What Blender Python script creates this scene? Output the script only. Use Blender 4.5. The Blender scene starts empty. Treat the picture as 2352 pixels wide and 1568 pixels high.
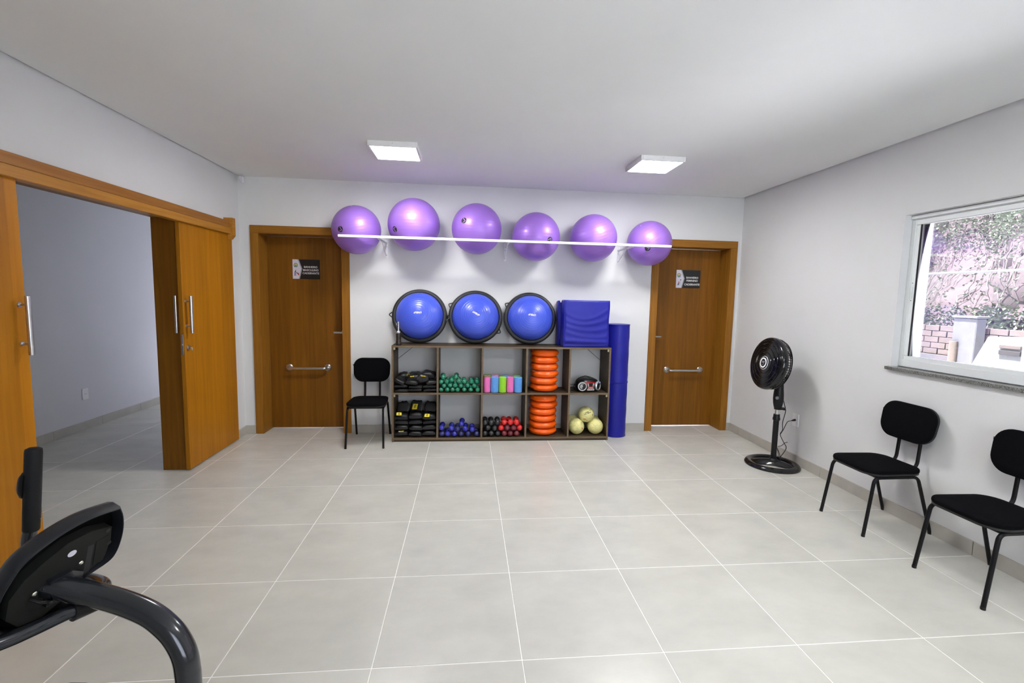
import bpy, math, random
import numpy as np
from mathutils import Vector, Matrix, Euler
random.seed(7)
SC = bpy.context.scene
COL = SC.collection
R = math.radians

# ------------------------------------------------------------------ camera
cam = bpy.data.cameras.new('camera'); cam_o = bpy.data.objects.new('camera', cam); COL.objects.link(cam_o)
cam.sensor_width = 36.0; cam.lens = 16.2567; cam.clip_start = 0.05; cam.clip_end = 200
def cam_matrix(rx, ry, rz):
    cx, sx, cy, sy, cz, sz = math.cos(rx), math.sin(rx), math.cos(ry), math.sin(ry), math.cos(rz), math.sin(rz)
    X = np.array([[1,0,0],[0,cx,-sx],[0,sx,cx]]); Y = np.array([[cy,0,sy],[0,1,0],[-sy,0,cy]]); Z = np.array([[cz,-sz,0],[sz,cz,0],[0,0,1]])
    return Z @ X @ Y
_R = cam_matrix(-0.09679, -0.02107, -0.09694)
m = Matrix.Identity(4)
for i in range(3):
    m[i][0] = _R[i][0]; m[i][1] = _R[i][2]; m[i][2] = -_R[i][1]
m[0][3], m[1][3], m[2][3] = 1.56166, -4.73814, 1.47416
cam_o.matrix_world = m
SC.camera = cam_o

# ------------------------------------------------------------------ world, exposure
SC.view_settings.view_transform = 'Standard'
SC.view_settings.look = 'None'
SC.view_settings.exposure = 0.95
SC.view_settings.gamma = 1.0
SC.view_settings.use_curve_mapping = False
SC.cycles.max_bounces = 12
SC.cycles.diffuse_bounces = 7
SC.cycles.glossy_bounces = 4
SC.cycles.transparent_max_bounces = 12
SC.cycles.sample_clamp_indirect = 6.0
W = bpy.data.worlds.new('overcast_sky'); SC.world = W; W.use_nodes = True
bg = W.node_tree.nodes['Background']
bg.inputs['Color'].default_value = (0.82, 0.86, 1.0, 1); bg.inputs['Strength'].default_value = 4.8
sun = bpy.data.lights.new('sun', 'SUN'); sun.energy = 33.0; sun.angle = R(1.0); sun.color = (1.0, .985, .975)
sun_o = bpy.data.objects.new('sun', sun); COL.objects.link(sun_o)      # high, from over the roof: lights the yard and the cutting, never the room directly
sun_o.rotation_euler = Vector((.30, -.02, -.95)).to_track_quat('-Z', 'Y').to_euler()
PANEL = 47.0     # radiance of the ceiling light diffusers

# ------------------------------------------------------------------ materials
MATS = {}
def node(nt, t, **kw):
    n = nt.nodes.new(t)
    for k, v in kw.items():
        if k in ('operation', 'blend_type', 'data_type', 'wave_type', 'bands_direction', 'noise_dimensions', 'feature', 'rings_direction'): setattr(n, k, v)
        else: n.inputs[k].default_value = v
    return n
def mat(name, col, rough=0.5, metal=0.0, var=0.06, scale=8.0, stretch=(1,1,1), bump=0.0, bump_scale=60.0, coat=0.0, spec=0.5, emit=None, rand=0.0, sheen=0.0):
    if name in MATS: return MATS[name]
    M = bpy.data.materials.new(name); M.use_nodes = True; nt = M.node_tree
    b = nt.nodes['Principled BSDF']
    tc = node(nt, 'ShaderNodeTexCoord'); mp = node(nt, 'ShaderNodeMapping'); mp.inputs['Scale'].default_value = stretch
    nt.links.new(tc.outputs['Object'], mp.inputs['Vector'])
    vec = mp.outputs['Vector']
    if rand:
        oi = node(nt, 'ShaderNodeObjectInfo'); ml = node(nt, 'ShaderNodeMath', operation='MULTIPLY'); ml.inputs[1].default_value = 37.0
        nt.links.new(oi.outputs['Random'], ml.inputs[0])
        ad = node(nt, 'ShaderNodeVectorMath', operation='ADD'); nt.links.new(vec, ad.inputs[0]); nt.links.new(ml.outputs[0], ad.inputs[1]); vec = ad.outputs[0]
    nz = node(nt, 'ShaderNodeTexNoise'); nz.inputs['Scale'].default_value = scale; nz.inputs['Detail'].default_value = 5.0; nz.inputs['Roughness'].default_value = 0.6
    nt.links.new(vec, nz.inputs['Vector'])
    mr = node(nt, 'ShaderNodeMapRange'); mr.inputs['From Min'].default_value = 0.3; mr.inputs['From Max'].default_value = 0.7
    mr.inputs['To Min'].default_value = 1 - var; mr.inputs['To Max'].default_value = 1 + var
    nt.links.new(nz.outputs['Fac'], mr.inputs['Value'])
    mx = node(nt, 'ShaderNodeVectorMath', operation='SCALE'); mx.inputs[0].default_value = col[:3]
    nt.links.new(mr.outputs['Result'], mx.inputs['Scale'])
    nt.links.new(mx.outputs['Vector'], b.inputs['Base Color'])
    b.inputs['Roughness'].default_value = rough; b.inputs['Metallic'].default_value = metal
    b.inputs['Coat Weight'].default_value = coat; b.inputs['Coat Roughness'].default_value = 0.12
    b.inputs['Specular IOR Level'].default_value = spec
    b.inputs['Sheen Weight'].default_value = sheen
    if bump:
        n2 = node(nt, 'ShaderNodeTexNoise'); n2.inputs['Scale'].default_value = bump_scale; n2.inputs['Detail'].default_value = 3.0
        nt.links.new(vec, n2.inputs['Vector'])
        bp = node(nt, 'ShaderNodeBump'); bp.inputs['Strength'].default_value = bump; bp.inputs['Distance'].default_value = 0.002
        nt.links.new(n2.outputs['Fac'], bp.inputs['Height']); nt.links.new(bp.outputs['Normal'], b.inputs['Normal'])
    if emit:
        b.inputs['Emission Color'].default_value = (*emit[:3], 1); b.inputs['Emission Strength'].default_value = emit[3]
    MATS[name] = M
    return M
def wood(name, light, dark, rough=0.4, axis='z', scale=3.0, band=0.0, coat=0.15):
    if name in MATS: return MATS[name]
    M = bpy.data.materials.new(name); M.use_nodes = True; nt = M.node_tree; b = nt.nodes['Principled BSDF']
    tc = node(nt, 'ShaderNodeTexCoord'); mp = node(nt, 'ShaderNodeMapping')
    s = {'z': (14, 14, .7), 'x': (.7, 14, 14), 'y': (14, .7, 14)}[axis]; mp.inputs['Scale'].default_value = s
    nt.links.new(tc.outputs['Object'], mp.inputs['Vector'])
    nz = node(nt, 'ShaderNodeTexNoise'); nz.inputs['Scale'].default_value = scale; nz.inputs['Detail'].default_value = 6; nz.inputs['Distortion'].default_value = .6
    nt.links.new(mp.outputs['Vector'], nz.inputs['Vector'])
    rp = node(nt, 'ShaderNodeValToRGB'); rp.color_ramp.elements[0].position = .32; rp.color_ramp.elements[1].position = .68
    rp.color_ramp.elements[0].color = (*dark, 1); rp.color_ramp.elements[1].color = (*light, 1)
    nt.links.new(nz.outputs['Fac'], rp.inputs['Fac'])
    out = rp.outputs['Color']
    if band:      # book-matched veneer sheets: each upright band has its own tone
        sep = node(nt, 'ShaderNodeSeparateXYZ'); nt.links.new(tc.outputs['Object'], sep.inputs[0])
        dv = node(nt, 'ShaderNodeMath', operation='DIVIDE'); dv.inputs[1].default_value = band
        ad = node(nt, 'ShaderNodeMath', operation='ADD')
        nt.links.new(sep.outputs['X'], ad.inputs[0]); nt.links.new(sep.outputs['Y'], ad.inputs[1]); nt.links.new(ad.outputs[0], dv.inputs[0])
        fl = node(nt, 'ShaderNodeMath', operation='FLOOR'); nt.links.new(dv.outputs[0], fl.inputs[0])
        wn = node(nt, 'ShaderNodeTexWhiteNoise'); wn.noise_dimensions = '1D'; nt.links.new(fl.outputs[0], wn.inputs['W'])
        mr = node(nt, 'ShaderNodeMapRange'); mr.inputs['To Min'].default_value = .86; mr.inputs['To Max'].default_value = 1.1; nt.links.new(wn.outputs['Value'], mr.inputs['Value'])
        sc = node(nt, 'ShaderNodeVectorMath', operation='SCALE'); nt.links.new(out, sc.inputs[0]); nt.links.new(mr.outputs['Result'], sc.inputs['Scale']); out = sc.outputs['Vector']
    nt.links.new(out, b.inputs['Base Color'])
    b.inputs['Roughness'].default_value = rough; b.inputs['Coat Weight'].default_value = coat; b.inputs['Coat Roughness'].default_value = .3; b.inputs['Specular IOR Level'].default_value = .25
    MATS[name] = M
    return M
def granite(name):
    M = bpy.data.materials.new(name); M.use_nodes = True; nt = M.node_tree; b = nt.nodes['Principled BSDF']
    tc = node(nt, 'ShaderNodeTexCoord'); vo = node(nt, 'ShaderNodeTexVoronoi'); vo.inputs['Scale'].default_value = 380
    nt.links.new(tc.outputs['Object'], vo.inputs['Vector'])
    rp = node(nt, 'ShaderNodeValToRGB'); rp.color_ramp.elements[0].color = (.03, .035, .03, 1); rp.color_ramp.elements[1].color = (.3, .3, .28, 1)
    sep = node(nt, 'ShaderNodeSeparateColor'); nt.links.new(vo.outputs['Color'], sep.inputs[0]); nt.links.new(sep.outputs[0], rp.inputs['Fac'])
    nt.links.new(rp.outputs['Color'], b.inputs['Base Color']); b.inputs['Roughness'].default_value = .25
    return M
def pearl(name, col):     # pearly vinyl of the exercise balls with fine moulded ribs round the ball
    M = bpy.data.materials.new(name); M.use_nodes = True; nt = M.node_tree; b = nt.nodes['Principled BSDF']
    b.inputs['Base Color'].default_value = (*col, 1); b.inputs['Metallic'].default_value = .30; b.inputs['Roughness'].default_value = .43
    b.inputs['Coat Weight'].default_value = .2; b.inputs['Coat Roughness'].default_value = .14
    tc = node(nt, 'ShaderNodeTexCoord'); wv = node(nt, 'ShaderNodeTexWave', wave_type='BANDS', bands_direction='Z')
    wv.inputs['Scale'].default_value = 11.0; wv.inputs['Distortion'].default_value = 0.0
    nt.links.new(tc.outputs['Object'], wv.inputs['Vector'])
    pw = node(nt, 'ShaderNodeMath', operation='POWER'); pw.inputs[1].default_value = 26.0; nt.links.new(wv.outputs['Fac'], pw.inputs[0])
    bp = node(nt, 'ShaderNodeBump'); bp.inputs['Strength'].default_value = .30; bp.inputs['Distance'].default_value = .002
    nt.links.new(pw.outputs[0], bp.inputs['Height']); nt.links.new(bp.outputs['Normal'], b.inputs['Normal'])
    return M
def glass(name):
    M = bpy.data.materials.new(name); M.use_nodes = True; nt = M.node_tree
    nt.nodes.remove(nt.nodes['Principled BSDF'])
    tr = node(nt, 'ShaderNodeBsdfTransparent'); tr.inputs['Color'].default_value = (.96, .97, .97, 1)
    gl = node(nt, 'ShaderNodeBsdfGlossy'); gl.inputs['Roughness'].default_value = .01
    fr = node(nt, 'ShaderNodeFresnel'); fr.inputs['IOR'].default_value = 1.45
    mx = node(nt, 'ShaderNodeMixShader'); nt.links.new(fr.outputs[0], mx.inputs[0]); nt.links.new(tr.outputs[0], mx.inputs[1]); nt.links.new(gl.outputs[0], mx.inputs[2])
    nt.links.new(mx.outputs[0], nt.nodes['Material Output'].inputs['Surface'])
    return M

M_WALL = mat('wall_paint', (.695, .70, .69), .85, var=.015, scale=2.5, bump=.12, bump_scale=220)
M_WALL2 = mat('sky_tinted_wall_paint', (.66, .655, .68), .85, var=.015, scale=2.5)  # bluish daylight tint is put into this wall colour
M_CEIL = mat('ceiling_paint', (.79, .80, .785), .9, var=.02, scale=1.2)
M_TILE = mat('floor_tile', (.545, .54, .482), .27, var=.075, scale=3.2, stretch=(1, 1.6, 1), rand=1, bump=.05, bump_scale=90, spec=.45)
M_GROUT = mat('grout', (.84, .83, .78), .8, var=.05, scale=20)
M_BASE = mat('plinth_tile', (.43, .41, .36), .5, var=.08, scale=6, rand=1)
M_DOOR = wood('door_veneer', (.215, .083, .005), (.155, .056, .003), .45, 'z', 2.2, band=.19, coat=.0)
M_FRAME = wood('door_frame_wood', (.30, .128, .014), (.22, .088, .008), .45, 'z', 3, coat=0)
M_FRAMEX = wood('door_head_wood', (.30, .128, .014), (.22, .088, .008), .45, 'x', 3, coat=0)
M_SLIDE = wood('sliding_door_veneer', (.45, .178, .007), (.36, .132, .004), .45, 'z', 2.0, band=.21, coat=0)
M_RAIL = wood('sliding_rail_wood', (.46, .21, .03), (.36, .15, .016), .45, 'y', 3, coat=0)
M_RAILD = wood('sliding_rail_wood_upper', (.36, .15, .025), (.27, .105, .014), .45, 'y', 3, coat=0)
M_SHELF = wood('brown_laminate', (.068, .047, .025), (.044, .030, .016), .5, 'x', 4, coat=0)
M_EDGE = wood('brown_edge_band', (.165, .118, .073), (.12, .085, .05), .5, 'x', 4, coat=.05)
M_WHITE = mat('white_plastic', (.80, .80, .79), .4, var=.02)
M_WMETAL = mat('white_painted_steel', (.86, .86, .86), .35, var=.015)
M_ALU = mat('white_aluminium', (.74, .77, .76), .35, var=.02, scale=3)
M_STEEL = mat('brushed_steel', (.62, .62, .60), .28, 1.0, var=.05, scale=30)
M_BLACK = mat('black_plastic', (.007, .007, .0075), .34, var=.1, scale=20, spec=.3)
M_BLACKG = mat('glossy_black_plastic', (.008, .008, .009), .12, var=.1, scale=20)
M_BTUBE = mat('black_powder_coat', (.004, .004, .0045), .38, var=.1, scale=30, spec=.22)
M_FABRIC = mat('black_fabric', (.0035, .0035, .0045), .95, var=.25, scale=160, bump=.3, bump_scale=500, spec=.06)
M_SHELLB = mat('black_seat_shell', (.006, .006, .006), .5, var=.1)
M_RUBBER = mat('black_rubber', (.016, .017, .018), .5, var=.12, scale=18)
M_BLUE = mat('blue_dome_vinyl', (.055, .10, .62), .33, var=.06, scale=4, coat=.12)
M_VINYL = mat('blue_vinyl_cover', (.012, .014, .27), .40, var=.06, scale=5, bump=.15, bump_scale=40, spec=.3)
M_ORANGE = mat('orange_disc_vinyl', (.93, .125, .005), .28, var=.06, scale=6)
M_GREEN = mat('green_vinyl', (.010, .185, .10), .25, var=.05, coat=.25)
M_DBLUE = mat('blue_vinyl', (.022, .025, .34), .25, var=.05, coat=.25)
M_DDBLUE = mat('worn_dark_blue_vinyl', (.018, .02, .12), .3, var=.05, coat=.2)
M_DBLACK = mat('black_vinyl', (.014, .016, .017), .3, var=.1, coat=.2)
M_RED = mat('red_vinyl', (.62, .018, .018), .25, var=.05, coat=.25)
M_MAROON = mat('maroon_vinyl', (.13, .012, .02), .28, var=.06, coat=.25)
M_PINK = mat('pink_foam', (.72, .155, .42), .8, var=.06, scale=60, bump=.2, bump_scale=300)
M_LBLUE = mat('light_blue_foam', (.10, .30, .68), .8, var=.06, scale=60, bump=.2, bump_scale=300)
M_LIME = mat('lime_foam', (.27, .62, .025), .8, var=.06, scale=60, bump=.2, bump_scale=300)
M_BAG = mat('black_nylon', (.004, .004, .0045), .42, var=.3, scale=40, bump=.25, bump_scale=90)
M_YTAG = mat('yellow_tag', (.80, .66, .05), .6, var=.05)
M_BALLY = mat('pale_yellow_leather', (.74, .70, .29), .5, var=.1, scale=14)
M_INK = mat('black_ink', (.012, .012, .013), .6)
M_WINK = mat('white_ink', (.86, .86, .86), .6)
M_LILAC = mat('lilac_ink', (.42, .26, .62), .5)
M_REDINK = mat('red_ink', (.45, .04, .04), .6)
M_PURPLE = pearl('purple_pearl_vinyl', (.335, .165, .63))
M_GRANITE = granite('grey_granite')
M_GLASS = glass('clear_glass')
M_BIKE = mat('graphite_paint', (.014, .0165, .021), .2, .25, var=.08, scale=20, coat=.5)
M_CONS = mat('dark_grey_shell', (.014, .0155, .019), .35, var=.08, scale=30, spec=.4)
M_CONSB = mat('dark_green_grey_plastic', (.013, .0142, .012), .6, var=.08, scale=30, spec=.15)
M_FOAMG = mat('black_grip_foam', (.006, .0065, .007), .6, spec=.25, var=.1, scale=40)
M_CHROME = mat('bright_screw', (.7, .68, .6), .25, 1.0)
M_DIFF = mat('light_diffuser', (.9, .9, .9), .5, var=0, emit=(1.0, .985, .985, PANEL))
M_BROWN = mat('dark_brown_bottle', (.022, .015, .011), .3, var=.1)
M_CLEAR = mat('clear_plastic', (.62, .64, .68), .15, var=.03)
M_SIGNW = mat('pale_lilac_print', (.66, .64, .72), .4, var=.02)
M_SIGNB = mat('black_print', (.010, .010, .010), .35, var=.05)

# ------------------------------------------------------------------ mesh helpers
class MB:
    def __init__(s): s.v = []; s.f = []
    def add(s, vs, fs):
        o = len(s.v); s.v += [tuple(map(float, p)) for p in vs]; s.f += [tuple(i + o for i in q) for q in fs]; return s
    def box(s, a, b, c=0.0):
        lo = [min(a[i], b[i]) for i in range(3)]; hi = [max(a[i], b[i]) for i in range(3)]
        c = min(c, *[(hi[i] - lo[i]) * .45 for i in range(3)])
        if c <= 0:
            vs = [(x, y, z) for x in (lo[0], hi[0]) for y in (lo[1], hi[1]) for z in (lo[2], hi[2])]
            return s.add(vs, [(0,1,3,2),(4,6,7,5),(0,4,5,1),(2,3,7,6),(0,2,6,4),(1,5,7,3)])
        mid = [(lo[i] + hi[i]) / 2 for i in range(3)]; h = [(hi[i] - lo[i]) / 2 for i in range(3)]
        vs = []; idx = {}
        for sx in (-1, 1):
            for sy in (-1, 1):
                for sz in (-1, 1):
                    sg = (sx, sy, sz)
                    for ax in range(3):
                        p = [mid[i] + sg[i] * (h[i] if i == ax else h[i] - c) for i in range(3)]
                        idx[(sg, ax)] = len(vs); vs.append(p)
        fs = []
        for ax in range(3):
            o = [i for i in range(3) if i != ax]
            for sg in (-1, 1):
                q = []
                for u, w in ((-1,-1),(1,-1),(1,1),(-1,1)):
                    t = [0,0,0]; t[ax] = sg; t[o[0]] = u; t[o[1]] = w; q.append(idx[(tuple(t), ax)])
                fs.append(q)
        for ax in range(3):
            o = [i for i in range(3) if i != ax]
            for u in (-1, 1):
                for w in (-1, 1):
                    t0 = [0,0,0]; t1 = [0,0,0]; t0[ax] = -1; t1[ax] = 1
                    for t in (t0, t1): t[o[0]] = u; t[o[1]] = w
                    fs.append([idx[(tuple(t0), o[0])], idx[(tuple(t1), o[0])], idx[(tuple(t1), o[1])], idx[(tuple(t0), o[1])]])
        for sx in (-1, 1):
            for sy in (-1, 1):
                for sz in (-1, 1): fs.append([idx[((sx,sy,sz), k)] for k in range(3)])
        return s.add(vs, fs)
    def tube(s, pts, r, n=10, closed=False, cap=True):
        P = [Vector(p) for p in pts]; L = len(P); rs = r if isinstance(r, (list, tuple)) else [r] * L
        T = []
        for i in range(L):
            a = P[(i - 1) % L] if (closed or i > 0) else P[i]; b = P[(i + 1) % L] if (closed or i < L - 1) else P[i]
            t = (b - a); T.append(t.normalized() if t.length > 1e-9 else Vector((0,0,1)))
        up = Vector((0,0,1)) if abs(T[0].z) < .9 else Vector((1,0,0))
        N = (up - T[0] * up.dot(T[0])).normalized(); vs = []
        for i in range(L):
            N = (N - T[i] * N.dot(T[i])).normalized(); B = T[i].cross(N)
            for k in range(n):
                a = 2 * math.pi * k / n; vs.append(P[i] + (N * math.cos(a) + B * math.sin(a)) * rs[i])
        fs = []
        for i in range(L if closed else L - 1):
            j = (i + 1) % L
            for k in range(n): fs.append((i*n + k, i*n + (k+1) % n, j*n + (k+1) % n, j*n + k))
        if cap and not closed: fs += [tuple(range(n))[::-1], tuple((L-1)*n + k for k in range(n))]
        return s.add(vs, fs)
    def lathe(s, prof, n=32, M=None, sx=1.0, sy=1.0):      # profile of (r, z) about z
        M = M or Matrix.Identity(4); vs = []; fs = []; rows = []
        for r, z in prof:
            if r < 1e-6: rows.append([len(vs)]); vs.append(M @ Vector((0, 0, z)))
            else:
                rows.append(list(range(len(vs), len(vs) + n)))
                vs += [M @ Vector((sx*r*math.cos(2*math.pi*k/n), sy*r*math.sin(2*math.pi*k/n), z)) for k in range(n)]
        for a, b in zip(rows, rows[1:]):
            if len(a) == 1 and len(b) == 1: continue
            for k in range(n):
                k2 = (k + 1) % n
                if len(a) == 1: fs.append((a[0], b[k2], b[k]))
                elif len(b) == 1: fs.append((a[k], a[k2], b[0]))
                else: fs.append((a[k], a[k2], b[k2], b[k]))
        return s.add(vs, fs)
    def prism(s, poly, M, h0, h1):      # 2-D outline extruded along local z
        n = len(poly); vs = [M @ Vector((x, y, h0)) for x, y in poly] + [M @ Vector((x, y, h1)) for x, y in poly]
        return s.add(vs, [tuple(range(n))[::-1], tuple(range(n, 2*n))] + [(i, (i+1) % n, n + (i+1) % n, n + i) for i in range(n)])
    def poly(s, pts): return s.add(pts, [tuple(range(len(pts)))])
    def grid(s, fn, nu, nv, wrap=False):
        vs = [fn(i / nu, j / nv) for j in range(nv + 1) for i in range(nu + (0 if wrap else 1))]; w = nu if wrap else nu + 1
        return s.add(vs, [(j*w + i, j*w + (i+1) % w, (j+1)*w + (i+1) % w, (j+1)*w + i) for j in range(nv) for i in range(nu)])
    def xf(s, M): s.v = [tuple(M @ Vector(p)) for p in s.v]; return s
    def mesh(s, name, material, off=(0,0,0), smooth=True, angle=38):
        me = bpy.data.meshes.new(name)
        me.from_pydata([(p[0]-off[0], p[1]-off[1], p[2]-off[2]) for p in s.v], [], s.f); me.materials.append(material)
        if smooth:
            me.polygons.foreach_set('use_smooth', [True] * len(me.polygons)); me.set_sharp_from_angle(angle=R(angle))
        me.validate(); me.update()
        return me
OFF = {}
def tag(o, label=None, cat=None, group=None, kind=None):
    if label: o['label'] = label
    if cat: o['category'] = cat
    if group: o['group'] = group
    if kind: o['kind'] = kind
    return o
def link(o, parent=None):
    COL.objects.link(o)
    if parent: o.parent = parent
    return o
def thing(name, loc, label, cat, group=None, kind=None):
    o = link(bpy.data.objects.new(name, None)); o.location = loc; o.empty_display_size = .05
    OFF[o.name] = Vector(loc); return tag(o, label, cat, group, kind)
def part(name, mb, material, parent, label=None, kind=None, **kw):      # mb in world coordinates, under a thing placed without rotation
    off = OFF.get(parent.name, Vector((0,0,0))); o = link(bpy.data.objects.new(name, mb.mesh(name, material, off, **kw)), parent)
    OFF[o.name] = off; return tag(o, label, None, None, kind)
def solo(name, mb, material, label, cat, group=None, kind=None, loc=(0,0,0), **kw):
    o = link(bpy.data.objects.new(name, mb.mesh(name, material, loc, **kw))); o.location = loc; OFF[o.name] = Vector(loc)
    return tag(o, label, cat, group, kind)
def raw(name, me, parent, M=None):
    o = link(bpy.data.objects.new(name, me), parent)
    if M is not None: o.matrix_local = M
    return o
def copy_tree(o, parent=None, name=None):
    c = o.copy(); COL.objects.link(c); c.parent = parent
    for ch in list(o.children): copy_tree(ch, c)
    return c
def fillet(pts, r, n=6):
    P = [Vector(p) for p in pts]; out = [P[0]]
    for i in range(1, len(P) - 1):
        a = P[i-1] - P[i]; b = P[i+1] - P[i]; d = min(r, a.length * .49, b.length * .49)
        p0 = P[i] + a.normalized() * d; p2 = P[i] + b.normalized() * d
        for k in range(n + 1):
            t = k / n; out.append(p0 * (1-t)**2 + P[i] * 2*t*(1-t) + p2 * t*t)
    return out + [P[-1]]
def catmull(pts, n=6):
    P = [Vector(p) for p in pts]; P = [P[0]*2 - P[1]] + P + [P[-1]*2 - P[-2]]; out = []
    for i in range(1, len(P) - 2):
        for k in range(n):
            t = k / n; a, b, c, d = P[i-1:i+3]
            out.append(.5 * ((2*b) + (c-a)*t + (2*a-5*b+4*c-d)*t*t + (3*b-a-3*c+d)*t**3))
    return out + [P[-2]]
def rrect(w, h, r, n=6):
    out = []
    for cx, cy, a0 in ((w/2-r, h/2-r, 0), (-w/2+r, h/2-r, 90), (-w/2+r, -h/2+r, 180), (w/2-r, -h/2+r, 270)):
        for k in range(n + 1): a = R(a0 + 90*k/n); out.append((cx + r*math.cos(a), cy + r*math.sin(a)))
    return out
def pad(outline, M, h, edge, dome=0.0, rings=3):      # cushion: outline swept up, rounded over and slightly domed
    mb = MB(); n = len(outline); rows = []
    cx = sum(p[0] for p in outline)/n; cy = sum(p[1] for p in outline)/n
    levels = [(0.0, .985), (edge*.5, 1.0), (h - edge, 1.0)]
    for k in range(1, 5): a = R(90*k/4); levels.append((h - edge + edge*math.sin(a), 1 - edge*2.4*(1 - math.cos(a))))
    top = levels[-1][1]
    for k in range(1, rings): levels.append((h + dome*(1 - (1 - k/rings)**2), top*(1 - k/rings)))
    vs = []
    for z, s in levels: vs += [M @ Vector((cx + (x-cx)*s, cy + (y-cy)*s, z)) for x, y in outline]
    vs.append(M @ Vector((cx, cy, h + dome)))
    fs = [tuple(range(n))[::-1]]
    for j in range(len(levels) - 1):
        for i in range(n): fs.append((j*n+i, j*n+(i+1) % n, (j+1)*n+(i+1) % n, (j+1)*n+i))
    L = (len(levels)-1)*n
    for i in range(n): fs.append((L+i, L+(i+1) % n, len(vs)-1))
    return mb.add(vs, fs)
def frame(axis, up=(0,0,1), loc=(0,0,0)):      # matrix whose z is axis
    z = Vector(axis).normalized(); x = Vector(up).cross(z); x = x.normalized() if x.length > 1e-6 else Vector((1,0,0)); y = z.cross(x)
    M = Matrix.Identity(4)
    for i in range(3): M[i][0], M[i][1], M[i][2], M[i][3] = x[i], y[i], z[i], loc[i]
    return M
FACE_Y = frame((0, -1, 0), (0, 0, 1))      # drawing plane seen from the room: x right, y up, z towards the room
def text_mb(body, size, M, depth=.0006, weight=0.0, res=3, shear=0.0, align='CENTER', spacing=1.0):
    cu = bpy.data.curves.new('t', 'FONT'); cu.body = body; cu.size = size; cu.align_x = align; cu.align_y = 'CENTER'; cu.extrude = depth/2; cu.offset = weight
    cu.resolution_u = res; cu.shear = shear; cu.space_character = spacing
    o = bpy.data.objects.new('t', cu); COL.objects.link(o); dg = bpy.context.evaluated_depsgraph_get(); dg.update()
    me = bpy.data.meshes.new_from_object(o.evaluated_get(dg)); mb = MB()
    mb.add([M @ v.co for v in me.vertices], [tuple(p.vertices) for p in me.polygons])
    bpy.data.objects.remove(o); bpy.data.curves.remove(cu); bpy.data.meshes.remove(me)
    return mb
def disc2(r, n=20, cx=0, cy=0, sy=1.0): return [(cx + r*math.cos(2*math.pi*k/n), cy + sy*r*math.sin(2*math.pi*k/n)) for k in range(n)]

# ------------------------------------------------------------------ room constants
YB, XR, XL, H, YF = 0.195, 4.57, -0.715, 2.60, -6.3
XL2, XIN = -0.895, -2.40            # far face of the left wall, opposite wall of the next room
YN = 2.7                            # end of the next room
OPN0, OPN1 = -2.22, -0.785          # doorway in the left wall

def struct(name, mb, material, label, cat, **kw): return solo(name, mb, material, label, cat, kind='structure', **kw)
# floor: grout bed, then every tile
floor = struct('floor', MB().box((XIN-.1, YF-.1, -.12), (XR+.1, YN+.1, -.0012)), M_GROUT, 'pale grey porcelain tile floor with light grout lines', 'floor')
T, J = .60, .0045
tile_meshes = {}
def tile(x0, x1, y0, y1):
    key = (round(x1-x0, 4), round(y1-y0, 4))
    if key not in tile_meshes:
        tile_meshes[key] = MB().box((-key[0]/2, -key[1]/2, -.009), (key[0]/2, key[1]/2, 0), .0012).mesh('tile', M_TILE)
    o = bpy.data.objects.new('tile', tile_meshes[key]); COL.objects.link(o); o.parent = floor; o.location = ((x0+x1)/2, (y0+y1)/2, 0)
def in_plan(x0, x1, y0, y1):      # does the cell reach into either room or a door recess
    hit = lambda a, b, c, d: x1 > a and x0 < b and y1 > c and y0 < d
    return hit(XL2, XR, YF, YB) or hit(XIN, XL2, -3.3, YN) or hit(-.5, .25, YB, .42) or hit(3.65, 4.42, YB, .42)
for i in range(math.floor(XIN/T), math.ceil(XR/T)):
    for j in range(math.floor(YF/T), math.ceil(YN/T)):
        a, b = max(i*T + J/2, XIN), min((i+1)*T - J/2, XR); c, d = max(j*T + J/2, YF), min((j+1)*T - J/2, YN)
        if b - a > .02 and d - c > .02 and in_plan(a, b, c, d): tile(a, b, c, d)

# ceiling: plasterboard hung just clear of the side walls, dark shadow gap round it
cl = MB().box((XL+.024, YF, H), (XR-.024, YB-.006, H+.02))
struct('ceiling', cl, M_CEIL, 'white plasterboard ceiling with a thin shadow gap at the walls', 'ceiling')
struct('ceiling_slab', MB().box((XIN-.1, YF-.1, H+.040), (XR+.22, YN+.15, H+.2)), mat('gap_shade_grey', (.22, .22, .21), .9, var=.1), 'grey slab above the hung ceiling', 'ceiling')  # dark grey puts the shade of the ceiling gap into the colour

# back wall with two door openings
DL = (-.61, .352); DRR = (3.556, 4.522); DZ = 2.13; FW = .079
def wall_cells(axis, lo, hi, us, zs, holes):      # wall slab split into cells that share edges, leaving the holes out
    mb = MB(); us = sorted(set(us + [h[i] for h in holes for i in (0, 1)])); zs = sorted(set(zs + [h[i] for h in holes for i in (2, 3)]))
    for u0, u1 in zip(us, us[1:]):
        run = None
        cells = [(z0, z1) for z0, z1 in zip(zs, zs[1:]) if not any(h[0] <= (u0+u1)/2 <= h[1] and h[2] <= (z0+z1)/2 <= h[3] for h in holes)]
        merged = []
        for z0, z1 in cells:
            if merged and abs(merged[-1][1] - z0) < 1e-6: merged[-1][1] = z1
            else: merged.append([z0, z1])
        for z0, z1 in merged:
            mb.box((u0, lo, z0), (u1, hi, z1)) if axis == 'x' else mb.box((lo, u0, z0), (hi, u1, z1))
    return mb
HT = H + .04
y0, y1 = YB, YB + .24
struct('wall_back', wall_cells('x', y0, y1, [XL2, XR+.22], [0, HT], [(DL[0]+.004, DL[1]-.004, 0, DZ-.004), (DRR[0]+.004, DRR[1]-.004, 0, DZ-.004)]), M_WALL, 'light grey wall behind the shelves with two wooden doors', 'wall', smooth=False)
WY0, WY1, WZ0, WZ1 = -3.42, -1.742, 1.035, 2.09
W2 = (-5.9, -4.25)
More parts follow.
